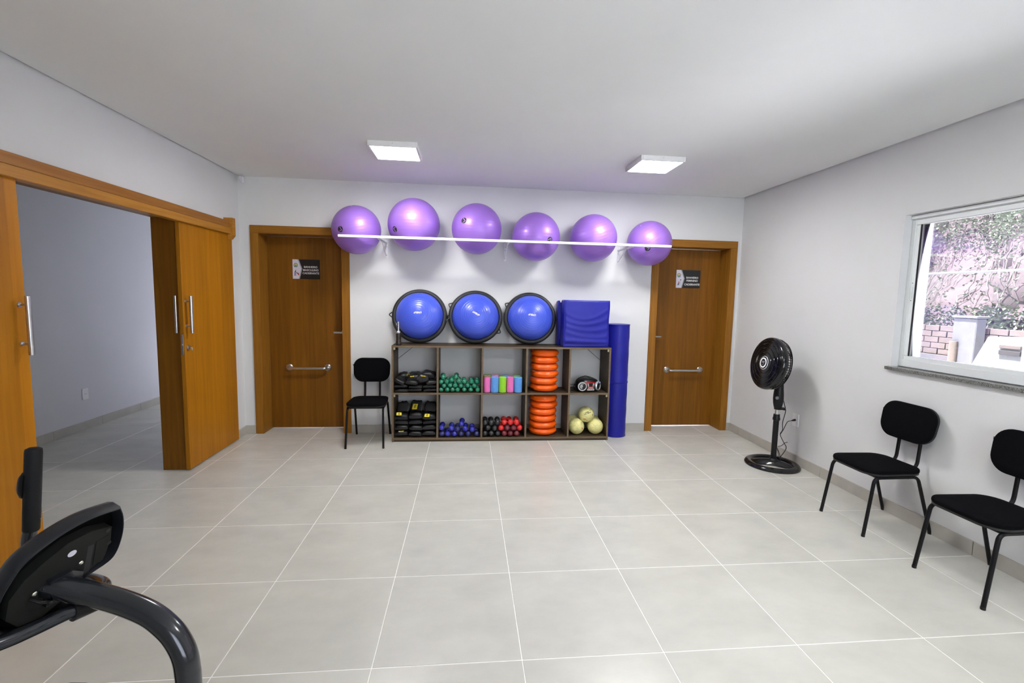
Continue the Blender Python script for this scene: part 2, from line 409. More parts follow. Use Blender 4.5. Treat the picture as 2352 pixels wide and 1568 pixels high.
struct('wall_right', wall_cells('y', XR, XR+.22, [YF, YB], [0, HT], [(WY0, WY1, WZ0-.02, WZ1), (W2[0], W2[1], WZ0-.02, WZ1)]), M_WALL, 'light grey wall with the window and the chairs along it', 'wall', smooth=False)
struct('wall_left', wall_cells('y', XL2, XL, [YF, YB], [0, HT], [(OPN0, OPN1, 0, 2.055)]), M_WALL, 'light grey wall pierced by the wide sliding-door opening', 'wall', smooth=False)
FR = (1.8, 4.3, .75, 2.25)
struct('wall_front', wall_cells('x', YF-.2, YF, [XL2, XR+.22], [0, HT], [FR]), M_WALL, 'light grey wall behind the viewpoint with an added daylight opening', 'wall', smooth=False)
wn = MB(); wn.box((XIN-.15, -3.3, 0), (XIN, YN, HT)); wn.box((XIN-.15, -3.45, 0), (XL2, -3.3, HT)); wn.box((XL2, YB+.24, 0), (XL2+.1, YN, HT))
struct('wall_inner', wn, M_WALL2, 'plain wall of the next room seen through the doorway', 'wall', smooth=False)
NW = (-1.95, -.97, .05, 1.75)
struct('wall_inner_end', wall_cells('x', YN, YN+.15, [XIN-.15, XL2+.1], [0, HT], [NW]), M_WALL2, 'end wall of the next room with a daylight opening', 'wall', smooth=False)
# baseboards of cut tile
def baseboard(name, label, runs, axis):
    b = thing(name, (0,0,0), label, 'baseboard', kind='structure')
    for face, a, c, sgn in runs:
        j0, j1 = math.floor(a/T), math.ceil(c/T)
        for j in range(j0, j1):
            p, q = max(a, j*T + .0015), min(c, (j+1)*T - .0015)
            if q - p < .004: continue
            mb = MB()
            if axis == 'x': mb.box((p, face, 0), (q, face + sgn*.011, .087), .0012)
            else: mb.box((face, p, 0), (face + sgn*.011, q, .087), .0012)
            part('tile', mb, M_BASE, b)
    return b
baseboard('baseboard_back', 'low grey tile plinth along the back wall', [(YB, XL, DL[0]-.002, -1), (YB, DL[1]+.002, DRR[0]-.002, -1), (YB, DRR[1]+.002, XR, -1)], 'x')
baseboard('baseboard_right', 'low grey tile plinth under the window wall', [(XR, YF, YB, -1)], 'y')
baseboard('baseboard_left', 'low grey tile plinth beside the sliding door', [(XL, OPN1+.02, YB, 1), (XL, YF, OPN0-.02, 1)], 'y')
baseboard('baseboard_inner', 'low grey tile plinth in the next room', [(XIN, -3.3, YN, 1)], 'y')

# ------------------------------------------------------------------ swing doors
def swing_door(name, x0, x1, label, hinge_left):
    d = thing(name, ((x0+x1)/2, YB, 0), label, 'door', kind='structure')
    yf, yl = YB - .014, YB + .19
    fr = part('door_frame', MB().box((x0, yf, 0), (x0+FW, yl+.035, DZ-FW), .002), M_FRAME, d)
    part('jamb', MB().box((x1-FW, yf, 0), (x1, yl+.035, DZ-FW), .002), M_FRAME, fr)
    part('door_head', MB().box((x0, yf-.0005, DZ-FW), (x1, yl+.035, DZ), .002), M_FRAMEX, fr)
    leaf = part('door_leaf', MB().box((x0+FW+.002, yl, .008), (x1-FW-.002, yl+.035, DZ-FW-.003), .0015), M_DOOR, d)
    gx0, gx1 = (-.335, .062) if x0 < 1 else (3.872, 4.272)
    gz = .668
    g = part('grab_bar', MB().tube(fillet([(gx0, yl-.004, gz), (gx0, yl-.068, gz), (gx1, yl-.068, gz), (gx1, yl-.004, gz)], .03, 6), .0135, 14), M_STEEL, d, 'polished steel grab bar')
    for gx in (gx0, gx1):
        part('flange', MB().lathe([(0, .012), (.030, .011), (.036, .006), (.037, 0), (0, 0)], 24, frame((0,-1,0), loc=(gx, yl, gz))), M_STEEL, g)
    hx, s = (x1-FW-.036, -1) if x0 < 1 else (x0+FW+.036, 1)
    hz = 1.053
    h = part('handle', MB().tube(fillet([(hx, yl, hz), (hx, yl-.052, hz), (hx+s*.092, yl-.052, hz)], .016, 5), .0095, 12), M_STEEL, d, 'steel lever handle')
    part('rose', MB().lathe([(0, .009), (.024, .009), (.026, .005), (.026, 0), (0, 0)], 20, frame((0,-1,0), loc=(hx, yl, hz))), M_STEEL, h)
    return d
swing_door('door_1', DL[0], DL[1], 'brown wooden restroom door nearer the sliding doors, sign for men', True)
swing_door('door_2', DRR[0], DRR[1], 'brown wooden restroom door near the fan, sign for women', False)

def door_sign(x, z, w, h, y, lines, label, female):
    s = thing('door_sign', (x, y, z), label, 'sign')
    M = Matrix.Translation((x, y, z)) @ FACE_Y
    pl = part('plate', MB().prism([(-w/2,-h/2),(w/2,-h/2),(w/2,h/2),(-w/2,h/2)], M, 0, .003), M_SIGNB, s)
    part('grey_edge', MB().prism([(-w/2,-h/2),(-w*.245,-h/2),(-w*.145,.03*h),(-w*.275,h/2),(-w/2,h/2)], M, .003, .0033), mat('grey_print', (.34,.33,.36), .4), s, 'grey border of the pale arrow panel')
    part('arrow_panel', MB().prism([(-w/2,-h/2),(-w*.285,-h/2),(-w*.185,.03*h),(-w*.315,h/2),(-w/2,h/2)], M, .003, .0037), M_SIGNW, s, 'pale lilac arrow-shaped panel')
    cx, cy = -w*.385, h*.20
    e = part('emblem', MB().prism(disc2(w*.075, 24, cx, cy, 1.1), M, .0037, .0041), mat('navy_print', (.05,.06,.10), .5), s, 'small round crest with trees')
    part('crest_field', MB().prism(disc2(w*.060, 20, cx, cy, 1.1), M, .0041, .0044), mat('pale_print', (.55,.58,.5), .5), e)
    part('crest_sun', MB().prism([(cx-w*.045,cy),(cx+w*.045,cy),(cx+w*.03,cy+w*.045),(cx,cy+w*.058),(cx-w*.03,cy+w*.045)], M, .0044, .0047), mat('yellow_print', (.62,.56,.10), .5), e)
    t = MB()
    for dx, hh in ((-.026, .055), (0, .075), (.026, .06)): t.prism([(cx+w*(dx-.019),cy-w*.05),(cx+w*(dx+.019),cy-w*.05),(cx+w*dx,cy-w*.05+w*hh)], M, .0047, .0050)
    part('crest_trees', t, mat('green_print', (.03,.20,.09), .5), e)
    px, py = -w*.395, -h*.22
    if not female:      # a standing figure pushing a seated one
        pic = part('pictogram', MB().prism([(px-w*.045,py-h*.13),(px-w*.02,py-h*.13),(px-w*.006,py+h*.03),(px-w*.035,py+h*.06)], M, .0037, .0041), mat('violet_print', (.16,.12,.42), .5), s, 'wheelchair pictogram')
        part('leg', MB().prism([(px+w*.002,py-h*.13),(px+w*.02,py-h*.13),(px-w*.0,py+h*.05),(px-w*.022,py+h*.05)], M, .0037, .0041), MATS['violet_print'], pic)
        part('torso', MB().prism([(px-w*.035,py+h*.05),(px-w*.002,py+h*.05),(px+w*.022,py+h*.10),(px+w*.008,py+h*.16),(px-w*.012,py+h*.15)], M, .0041, .0044), mat('dark_print', (.05,.02,.03), .5), pic)
        part('seated_torso', MB().prism([(px+w*.022,py+h*.02),(px+w*.06,py-h*.02),(px+w*.075,py+h*.02),(px+w*.04,py+h*.07)], M, .0041, .0044), MATS['dark_print'], pic)
        part('seated_legs', MB().prism([(px+w*.065,py-h*.03),(px+w*.12,py-h*.11),(px+w*.132,py-h*.10),(px+w*.122,py+h*.03),(px+w*.075,py+h*.02)], M, .0044, .0047), mat('red_print', (.40,.05,.05), .5), pic)
        part('head', MB().prism(disc2(w*.014, 12, px+w*.012, py+h*.19), M, .0041, .0044), mat('skin_print', (.5,.3,.22), .5), pic)
    else:
        pic = part('pictogram', MB().prism([(px-w*.05,py-h*.13),(px+w*.03,py-h*.13),(px+w*.04,py-h*.02),(px+w*.0,py+h*.01),(px-w*.03,py-h*.06)], M, .0037, .0041), mat('slate_print', (.16,.2,.24), .5), s, 'wheelchair pictogram')
        part('torso', MB().prism([(px-w*.005,py-h*.02),(px+w*.035,py-h*.03),(px+w*.04,py+h*.06),(px+w*.01,py+h*.07)], M, .0041, .0044), mat('crimson_print', (.36,.05,.09), .5), pic)
        part('head', MB().prism(disc2(w*.016, 12, px+w*.02, py+h*.10), M, .0041, .0044), mat('rose_print', (.6,.42,.42), .5), pic)
        part('helper', MB().prism([(px+w*.07,py-h*.13),(px+w*.095,py-h*.13),(px+w*.10,py+h*.10),(px+w*.066,py+h*.10)], M, .0037, .0041), mat('pale_blue_print', (.45,.52,.6), .5), pic)
        part('helper_hair', MB().prism(disc2(w*.024, 12, px+w*.085, py+h*.165), M, .0041, .0044), MATS['dark_print'] if 'dark_print' in MATS else mat('dark_print', (.05,.02,.03), .5), pic)
    for i, (ln, ly, sz) in enumerate(lines):
        part('lettering', text_mb(ln, sz, M @ Matrix.Translation((w*.165, ly*h, .0034)), 0.0006, weight=.0004), M_WINK, s, 'white capital lettering')
    return s
door_sign(-.139, 1.715, .276, .203, YB+.188, [('BANHEIRO', .115, .0282), ('MASCULINO', -.045, .0282), ('CADEIRANTE', -.205, .0282)], 'black and lilac sign reading BANHEIRO MASCULINO CADEIRANTE', False)
door_sign(4.068, 1.715, .288, .203, YB+.188, [('BANHEIRO', .075, .0292), ('FEMININO', -.095, .0292), ('CADEIRANTE', -.305, .0305)], 'black and lilac sign reading BANHEIRO FEMININO CADEIRANTE', True)

# ------------------------------------------------------------------ sliding doors, their header and the lined opening
XS0, XS1 = -.712, -.680
def sliding(name, y0, y1, edge_y, label):
    d = thing(name, (XS0, (y0+y1)/2, 0), label, 'door', kind='structure')
    leaf = part('door_leaf', MB().box((XS0, y0, .012), (XS1, y1, 2.03), .002), M_SLIDE, d)
    s = 1 if edge_y == y0 else -1
    hy = edge_y + s*.036
    for x0, sx, lab in ((XS1, 1, 'steel pull handle'), (XS0, -1, 'steel pull handle on the far face')):
        hx = x0 + sx*.042
        h = part('handle', MB().tube([(hx, hy, 1.128), (hx, hy, 1.425)], .0125, 14), M_STEEL, d, lab)
        for z in (1.185, 1.382):
            part('standoff', MB().tube([(x0, hy, z), (hx, hy, z)], .006, 10), M_STEEL, h)
            part('foot', MB().lathe([(0, .004), (.012, .004), (.013, 0), (0, 0)], 16, frame((sx,0,0), loc=(x0, hy, z))), M_STEEL, h)
    return d, leaf
d3, lf3 = sliding('door_3', -.842, -.028, -.842, 'orange-brown sliding door beside the men’s restroom door'.replace('’', ''))
lk = part('lock_plate', MB().box((XS0+.008, -.845, .955), (XS1-.008, -.8415, 1.12), .001), M_STEEL, d3, 'steel lock plate set in the door edge')
part('bolt', MB().box((XS0+.011, -.848, 1.03), (XS1-.011, -.845, 1.045), .001), M_CHROME, lk)
part('thumb_turn', MB().lathe([(0, .022), (.009, .021), (.010, .008), (.020, .007), (.021, 0), (0, 0)], 18, frame((1,0,0), loc=(XS1, -.80, 1.01))).box((XS1+.02, -.792, .985), (XS1+.028, -.782, 1.012), .002), M_STEEL, d3, 'steel thumb-turn lock')
part('corner_patch', MB().box((XS1-.001, -.842, .014), (XS1+.0015, -.70, .046), .0005), M_SLIDE, d3)
d4, lf4 = sliding('door_4', -3.05, -2.15, -2.15, 'orange-brown sliding door nearest the exercise bike')
hd = thing('trim_1', (-.69, -1.6, 2.06), 'orange-brown wooden header box over the sliding doors', 'trim', kind='structure')
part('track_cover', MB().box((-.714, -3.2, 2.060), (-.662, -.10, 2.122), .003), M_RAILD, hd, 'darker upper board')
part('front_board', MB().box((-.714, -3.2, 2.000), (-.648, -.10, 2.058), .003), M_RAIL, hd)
pf = [(-.715, 1.945), (-.655, 1.945), (-.632, 1.985), (-.632, 2.15), (-.715, 2.15)]
Mx = Matrix(((1,0,0,0),(0,0,1,0),(0,1,0,0),(0,0,0,1)))
part('end_cap', MB().prism([(-.715,1.955),(-.664,1.955),(-.636,1.990),(-.636,2.152),(-.715,2.152)], Mx, -.10, -.045), M_RAIL, hd)
jm = thing('trim_2', (-.8, -1.5, 0), 'brown wooden lining of the wide doorway', 'trim', kind='structure')
part('jamb', MB().box((XL2-.01, OPN1-.03, 0), (XL-.001, OPN1, 2.055), .002), M_DOOR, jm)
part('jamb', MB().box((XL2-.01, OPN0, 0), (XL-.001, OPN0+.03, 2.055), .002), M_DOOR, jm)
part('head_lining', MB().box((XL2-.01, OPN0, 2.03), (XL-.001, OPN1, 2.058), .002), M_DOOR, jm)

# ------------------------------------------------------------------ window
def window(name, y0, y1, mull, label):
    w = thing(name, (XR+.08, (y0+y1)/2, WZ0), label, 'window', kind='structure')
    fx0, fx1 = XR+.055, XR+.125; t = .032
    f = part('window_frame', MB().box((fx0, y0, WZ0+.006), (fx1, y1, WZ0+.058), .003), M_ALU, w)
    part('frame_head', MB().box((fx0, y0, WZ1-t), (fx1, y1, WZ1), .003), M_ALU, f)
    for a in (y0, y1-t): part('frame_side', MB().box((fx0, a, WZ0+.05), (fx1, a+t, WZ1-t), .003), M_ALU, f)
    part('guide', MB().box((fx0-.012, y0, WZ1-t+.004), (fx0, y1, WZ1-.004), .002), M_ALU, f)
    def sash(a, b, x, first):
        sw = .040
        s = part('sash', MB().box((x, a, WZ0+.048), (x+.026, b, WZ0+.084), .003), M_ALU, w)
        part('sash_head', MB().box((x, a, WZ1-t-.036), (x+.026, b, WZ1-t), .003), M_ALU, s)
        for q in (a, b-sw): part('stile', MB().box((x, q, WZ0+.084), (x+.026, q+sw, WZ1-t-.036), .003), M_ALU, s)
        g = part('glass_pane', MB().box((x+.011, a+sw-.004, WZ0+.080), (x+.015, b-sw+.004, WZ1-t-.032)), M_GLASS, s)
        gk = part('gasket', MB().box((x-.0005, b-sw-.004, WZ0+.084), (x+.010, b-sw, WZ1-t-.036)), M_BLACK, s)
        if first:
            l = part('latch', MB().box((x-.007, b-.028, 1.52), (x, b-.014, 1.60), .002), M_ALU, s)
            part('catch', MB().box((x-.011, b-.024, 1.545), (x-.007, b-.018, 1.565), .001), M_ALU, l)
            for z in (1.505, 1.625): part('rivet', MB().lathe([(0, .002), (.003, .001), (.003, 0), (0, 0)], 8, frame((-1,0,0), loc=(x, b-.021, z))), M_BLACK, l)
    sash(mull-.03, y1-t+.010, fx0+.006, True)
    sash(y0+t-.010, mull+.03, fx0+.038, False)
    part('sill', MB().box((XR-.028, y0-.0, WZ0-.02), (XR+.22, y1+.0, WZ0+.002), .002), M_GRANITE, w, 'dark speckled granite sill')
    return w
w1 = window('window_1', WY0, WY1, -2.62, 'white aluminium sliding window above the chairs')
part('sill_nose', MB().box((XR-.028, WY1-.01, WZ0-.02), (XR-.002, WY1+.022, WZ0+.002), .002), M_GRANITE, w1)
window('window_2', W2[0], W2[1], -5.07, 'white aluminium sliding window behind the viewpoint')
gl = thing('added_window', (2, YF-.1, .85), 'unseen white framed glazing added behind the viewpoint for daylight', 'window', kind='structure')  # unseen glazing, added and sized to bring in daylight from behind
for i in range(4):
    x = FR[0] + (FR[1]-FR[0])*i/3
    part('window_frame', MB().box((x-.03, YF-.13, FR[2]), (x+.03, YF-.07, FR[3]), .003), M_ALU, gl)
    if i < 3: part('glass_pane', MB().box((x+.03, YF-.102, FR[2]), (x+(FR[1]-FR[0])/3-.03, YF-.098, FR[3])), M_GLASS, gl)

# ------------------------------------------------------------------ ceiling lights
def ceiling_light(x, y, label, group='square ceiling light panels'):
    l = thing('ceiling_light', (x, y, H), label, 'light', group)
    s = .182
    fr = MB().box((x-s, y-s, H-.040), (x-s+.016, y+s, H), .002); fr.box((x+s-.016, y-s, H-.040), (x+s, y+s, H), .002)
    fr.box((x-s+.016, y-s, H-.040), (x+s-.016, y-s+.016, H), .002); fr.box((x-s+.016, y+s-.016, H-.040), (x+s-.016, y+s, H), .002)
    part('light_frame', fr, M_WHITE, l)
    part('diffuser', MB().box((x-s+.016, y-s+.016, H-.037), (x+s-.016, y+s-.016, H-.02)), M_DIFF, l)
    part('screw', MB().lathe([(0, .002), (.004, .001), (.004, 0), (0, 0)], 8, frame((0,-1,0), loc=(x, y-s, H-.015))), M_STEEL, l)
ceiling_light(.993, -.940, 'lit square light panel above the second purple ball')
ceiling_light(3.082, -.925, 'lit square light panel nearer the window wall')
ceiling_light(3.082, -3.75, 'unseen lit square panel added behind the viewpoint')  # unseen panel added for extra light from the window side

# ------------------------------------------------------------------ shelving unit
SX0, SX1, SY0, SY1, SZ = .822, 3.036, -.138, YB-.006, .972
TB = .018
sh = thing('shelving_unit', (1.93, .02, 0), 'low dark brown laminate shelving unit with ten cubbies', 'shelf')
def board(name, a, b, m=None, lab=None):
    p = part(name, MB().box(a, b, .0012), m or M_SHELF, sh, lab); return p
def edged(name, a, b):
    p = board(name, a, b); part('edge_band', MB().box((a[0], a[1]-.0012, a[2]), (b[0], a[1], b[2])), M_EDGE, p); return p
edged('top', (SX0, SY0, SZ-TB), (SX1, SY1, SZ))
edged('side_panel', (SX0, SY0+.001, 0), (SX0+TB, SY1, SZ-TB)); edged('side_panel', (SX1-TB, SY0+.001, 0), (SX1, SY1, SZ-TB))
DIV = [1.263, 1.707, 2.157, 2.601]
for x in DIV:
    edged('divider', (x, SY0+.002, .040), (x+TB, SY1, .482)); edged('divider', (x, SY0+.002, .500), (x+TB, SY1, SZ-TB))
edged('middle_shelf', (SX0+TB, SY0+.001, .482), (SX1-TB, SY1, .500))
edged('bottom_shelf', (SX0+TB, SY0+.001, .022), (SX1-TB, SY1, .040))
board('kick_board', (SX0+TB, SY0+.006, 0), (SX1-TB, SY0+.022, .022))
for x, s in ((SX0+TB, 1), (SX1-TB, -1)):
    for z in (SZ-TB, .482): part('corner_bracket', MB().box((x, SY0+.008, z-.026), (x+s*.016, SY0+.030, z), .002), mat('beige_plastic', (.55,.48,.33), .5), sh, 'small beige plastic corner bracket')
for pts in ([(SX0+TB, YB-.010, .80), (1.03, YB-.010, SZ-TB)], [(SX1-TB, YB-.010, .80), (2.83, YB-.010, SZ-TB)]):
    part('brace', MB().tube(pts, .003, 6), mat('grey_wire', (.25,.25,.25), .5), sh, 'thin diagonal brace wire')

# ------------------------------------------------------------------ things in the cubbies: dumbbells
def dumbbell_mesh(r, L):
    head = MB().lathe([(0, r*1.04)] + [(r*math.sin(R(a)), r*1.04*math.cos(R(a))) for a in range(15, 180, 15)] + [(0, -r*1.04)], 20, frame((0,-1,0)))
    handle = MB().tube([(0, 0, 0), (0, L, 0)], r*.42, 12)
    return head, handle
DB = {}
def dumbbell(x, z, y, r, material, label, group, L=.125):
    k = (r, material.name)
    if k not in DB:
        h, g = dumbbell_mesh(r, L); DB[k] = (h.mesh('head', material), g.mesh('handle', material))
    t = thing('dumbbell', (x, y, z), label, 'dumbbell', group); t.rotation_euler = (0, 0, random.uniform(-.05, .05))
    hm, gm = DB[k]
    raw('head', hm, t); o = raw('head', hm, t); o.location = (0, L, 0); raw('handle', gm, t)
    for c in t.children: c.rotation_euler = (0, 0, 0)
    return t
ORD = ['first', 'second', 'third', 'fourth', 'fifth', 'sixth', 'seventh']
def rows(P, names, cuts, color, pile, r, material_of, group):
    i = 0
    for name, n in zip(names, cuts):
        seg = sorted(P[i:i+n], key=lambda p: p[0])
        for k, p in enumerate(seg):
            if n == 1: lab = f'{color} dumbbell alone on top of the {pile}'
            else: lab = f'{color} dumbbell, {name} row of the {pile}, {ORD[k]} from the left'
            dumbbell(p[0], p[1], -.10, r, material_of(i, k), lab, group)
        i += n
G = [(1.3055,.5265),(1.3662,.5265),(1.4203,.5266),(1.4698,.5267),(1.5384,.5268),(1.6017,.5269),(1.673,.527),(1.3344,.5667),(1.3936,.5704),(1.4446,.5705),(1.5019,.5665),(1.5703,.5708),(1.6374,.5668),(1.3055,.6069),(1.3607,.6119),(1.4103,.6225),(1.4789,.6144),(1.5375,.6104),(1.6081,.6086),(1.6644,.6108),(1.3247,.6533),(1.45,.6559)]
rows(G, ['bottom', 'second', 'third', 'top'], [7, 6, 7, 2], 'small glossy green', 'green pile', .0245, lambda i, k: M_GREEN, 'green dumbbells in the upper cubby')
B = [(1.3153,.0706),(1.3749,.0701),(1.4429,.0696),(1.5111,.0691),(1.5794,.0686),(1.6688,.0685),(1.3108,.1321),(1.4115,.1272),(1.4734,.1183),(1.5511,.1221),(1.6225,.1131),(1.5121,.1733)]
dark = {(0, 0), (0, 3), (0, 4), (0, 5), (6, 2)}
rows(B, ['bottom', 'middle', 'top'], [6, 5, 1], 'glossy blue', 'blue pile', .0285, lambda i, k: M_DDBLUE if (i, k) in dark else M_DBLUE, 'blue dumbbells in the lower cubby')
K = [(1.755,.0721),(1.8172,.0715),(1.8856,.071),(1.784,.1318),(1.851,.1271),(1.755,.1854),(1.8166,.185),(1.8815,.1847)]
rows(K, ['bottom', 'middle', 'top'], [3, 2, 3], 'glossy black', 'black pile', .030, lambda i, k: M_DBLACK, 'black dumbbells in the lower cubby')
RM = [('maroon',1.9508,.0705),('maroon',2.0162,.07),('maroon',2.0797,.07),('red',1.9182,.1288),('maroon',1.9813,.1283),('maroon',2.0467,.1279),('red',2.1101,.1296),('red',1.9486,.1873),('red',2.0138,.1869),('red',2.0771,.1866)]
RML = ['maroon dumbbell, bottom row of the red pile, first from the left','maroon dumbbell, bottom row of the red pile, second from the left','maroon dumbbell, bottom row of the red pile, third from the left',
 'red dumbbell in the middle row touching the black pile','maroon dumbbell, middle row of the red pile, nearer the black pile','maroon dumbbell, middle row of the red pile, farther from the black pile','red dumbbell in the middle row beside the orange disc cubby',
 'red dumbbell, top row of the red pile, first from the left','red dumbbell, top row of the red pile, second from the left','red dumbbell, top row of the red pile, third from the left']
for (c, x, z), lab in zip(RM, RML): dumbbell(x, z, -.10, .030, M_RED if c == 'red' else M_MAROON, lab, 'red and maroon dumbbells in the lower cubby')

# foam cylinders
def foam(x, y, r, h, material, label):
    t = thing('foam_cylinder', (x, y, .5005), label, 'foam roller', 'short foam cylinders in the middle cubby')
    z0 = .5005
    part('foam_body', MB().lathe([(.009, 0), (r-.003, 0), (r, .003), (r, h-.004), (r-.004, h), (.009, h)], 28, Matrix.Translation((x, y, z0))), material, t)
    part('core', MB().lathe([(0, .004), (.0095, .004), (.0095, h-.002), (.007, h-.002), (.007, h-.02), (0, h-.02)], 14, Matrix.Translation((x, y, z0))), M_WHITE, t, 'pale hollow core')
for x, r, mt, c, pl in ((1.766, .0365, M_PINK, 'pink', 'end of the front row by the green dumbbells'), (1.8455, .0405, M_LBLUE, 'light blue', 'second in the front row, between pink and lime'),
                        (1.926, .0385, M_LIME, 'lime green', 'middle of the front row'), (2.0035, .0370, M_PINK, 'pink', 'front row between lime and light blue'), (2.0845, .0420, M_LBLUE, 'light blue', 'end of the front row by the orange discs')):
    foam(x, -.09, r, .157, mt, f'{c} foam cylinder, {pl}')
for x, mt, c, pl in ((1.772, M_LIME, 'lime green', 'behind the pink one by the green dumbbells'), (1.855, M_PINK, 'pink', 'behind the light blue one'), (1.960, M_LBLUE, 'light blue', 'behind the lime one'), (2.082, M_LIME, 'lime green', 'behind the light blue end one')):
    foam(x, .0, .039, .158, mt, f'{c} foam cylinder in the back row, {pl}')

# balance discs
prof = [(0, .016)]
Rd = .147
def disc_prof():
    p = [(0, .044), (.03, .0445)]
    for k in range(1, 9): p.append((.03 + (Rd-.045)*k/8, .0445 - .004*(k/8)**2))
    p += [(Rd-.007, .036), (Rd-.001, .029), (Rd, .0255), (Rd+.0015, .024), (Rd, .0225), (Rd-.002, .017), (Rd-.010, .008), (Rd-.025, .003), (0, .001)]
    return p
me_disc = MB().lathe(disc_prof(), 56).mesh('disc_body', M_ORANGE)
nb = MB()
for ring in range(9, 22):
    rr = ring*.0064; n = int(ring*4.4)
    for k in range(n):
        a = 2*math.pi*k/n; c = Vector((rr*math.cos(a), rr*math.sin(a), .0440 - .004*max(0, (rr-.03)/(Rd-.045))**2)); q = .0019
        nb.add([c+Vector((q,0,0)), c+Vector((0,q,0)), c+Vector((-q,0,0)), c+Vector((0,-q,0)), c+Vector((0,0,.0028))], [(0,1,4),(1,2,4),(2,3,4),(3,0,4)])
me_nub = nb.mesh('nubs', M_ORANGE)
me_valve = MB().lathe([(0, .006), (.005, .006), (.006, 0), (0, 0)], 12, frame((0,-1,0), loc=(0, -Rd+.002, .018))).mesh('valve', mat('dark_orange', (.5,.05,.01), .4))
def disc(x, y, z, label, rz, tilt):
    t = thing('balance_disc', (x, y, z), label, 'balance disc', 'orange balance discs'); t.rotation_euler = (tilt, tilt*.6, rz)
    raw('disc_body', me_disc, t); n = raw('nubs', me_nub, t); n['kind'] = 'stuff'; raw('valve', me_valve, t)
pos = ['bottom', 'second from the bottom', 'third from the bottom', 'third from the top', 'second from the top', 'topmost']
zs_u = [.501 + .0725*k for k in range(6)]; zs_l = [.041 + .0700*k for k in range(6)]
# air-filled discs are plumper than the bare profile: stretch their height to the stack pitch
for zs, nm, pitch in ((zs_u, 'upper', .0725), (zs_l, 'lower', .0700)):
    for k, z in enumerate(zs):
        disc(2.372 + random.uniform(-.006, .006), .030 + random.uniform(-.004, .004), z, f'orange nubbed balance disc, {pos[k]} of the {nm} stack', random.uniform(-.8, .8) + 2.0, random.uniform(-.006, .006))
        bpy.data.objects[[o.name for o in COL.objects if o.get('category') == 'balance disc'][-1]].scale = (1, 1, pitch/.0465)

# ------------------------------------------------------------------ handballs
def ball_dirs():
    ph = (1 + 5**.5)/2
    ico = [(0, s1, s2*ph) for s1 in (-1,1) for s2 in (-1,1)]; ico = ico + [(c, a, b) for a, b, c in ico] + [(b, c, a) for a, b, c in ico]
    ico = np.array([np.array(p)/np.linalg.norm(p) for p in ico]); fc = []
    for i in range(12):
        for j in range(i):
            for k in range(j):
                if all(ico[a] @ ico[b] > .4 for a, b in ((i,j),(j,k),(i,k))): q = ico[i]+ico[j]+ico[k]; fc.append(q/np.linalg.norm(q))
    return ico, np.array(fc)
ICO, DOD = ball_dirs()
def handball_mesh(r, rot):
    n, mrows = 132, 88; E = np.array(Euler(rot).to_matrix()); vs = []; fs = []
    def rad(d):
        q = E.T @ np.array(d); a = np.sort(np.r_[ICO @ q + .0395, DOD @ q])[::-1]      # pentagon panels are smaller than hexagons
        g = a[0] - a[1]; return r*(1 - .030*math.exp(-(g/.026)**2))
    def pt(i, j):
        th = math.pi*j/mrows; f = 2*math.pi*i/n; d = (math.sin(th)*math.cos(f), math.sin(th)*math.sin(f), math.cos(th)); q = rad(d); return (d[0]*q, d[1]*q, d[2]*q)
    mb = MB(); vs = [pt(0, 0)] + [pt(i, j) for j in range(1, mrows) for i in range(n)] + [pt(0, mrows)]
    for i in range(n): fs.append((0, 1+i, 1+(i+1) % n)); L = 1+(mrows-2)*n; fs.append((L+(i+1) % n, L+i, len(vs)-1))
    for j in range(mrows-2):
        for i in range(n): a = 1+j*n; fs.append((a+i, a+n+i, a+n+(i+1) % n, a+(i+1) % n))
    return mb.add(vs, fs)
def on_sphere(mb, c, r):      # lay flat print onto a ball
    c = Vector(c); mb.v = [tuple(c + (Vector(p)-c).normalized()*r*(1.004 if i >= 0 else 1)) for i, p in enumerate(mb.v)]; return mb
def handball(x, y, z, r, rot, label, marks=(), text=None):
    t = thing('handball', (x, y, z), label, 'ball', 'pale yellow handballs in the lower cubby')
    part('ball_skin', handball_mesh(r, rot).xf(Matrix.Translation((x, y, z))), M_BALLY, t, smooth=True, angle=60)
    for a, e, rl, w, h, mt in marks:
        d = Vector((math.sin(a)*math.cos(e), -math.cos(a)*math.cos(e), math.sin(e))); M = frame(d, loc=Vector((x,y,z))+d*r) @ Matrix.Rotation(rl, 4, 'Z')
        part('print_mark', on_sphere(MB().grid(lambda u, v: M @ Vector(((u-.5)*w, (v-.5)*h, 0)), 4, 1), (x,y,z), r), mt, t, 'worn dark red print')
    if text:
        a, e, rl, s = text; d = Vector((math.sin(a)*math.cos(e), -math.cos(a)*math.cos(e), math.sin(e))); M = frame(d, loc=Vector((x,y,z))+d*r) @ Matrix.Rotation(rl, 4, 'Z')
        part('lettering', on_sphere(text_mb('UFSCI', s, M, 0.0, weight=.0012), (x,y,z), r), M_INK, t, 'black block lettering')
r = .083
handball(2.722, -.035, .040+r, r, (.3, .2, .1), 'pale yellow handball on the shelf floor beside the orange discs', [(.62, -.08, R(-60), .022, .009, M_REDINK)])
handball(2.926, -.035, .040+r, r, (1.1, .5, .7), 'pale yellow handball on the shelf floor beside the unit side')
handball(2.826, -.020, .2475, r, (.6, 1.2, .3), 'dull yellow handball with black lettering on top of the others', [(.75, .10, R(55), .018, .008, M_INK), (-.42, -.42, R(5), .028, .008, M_REDINK), (-.1, -.62, R(0), .016, .005, M_REDINK)], (-.05, .42, R(22), .034))
handball(2.704, .105, .040+r+.006, r*.98, (.1, .9, .2), 'shaded handball behind, next to the orange discs')
handball(2.936, .105, .040+r+.002, r*.98, (.7, .1, 1.2), 'shaded handball behind, next to the unit side')

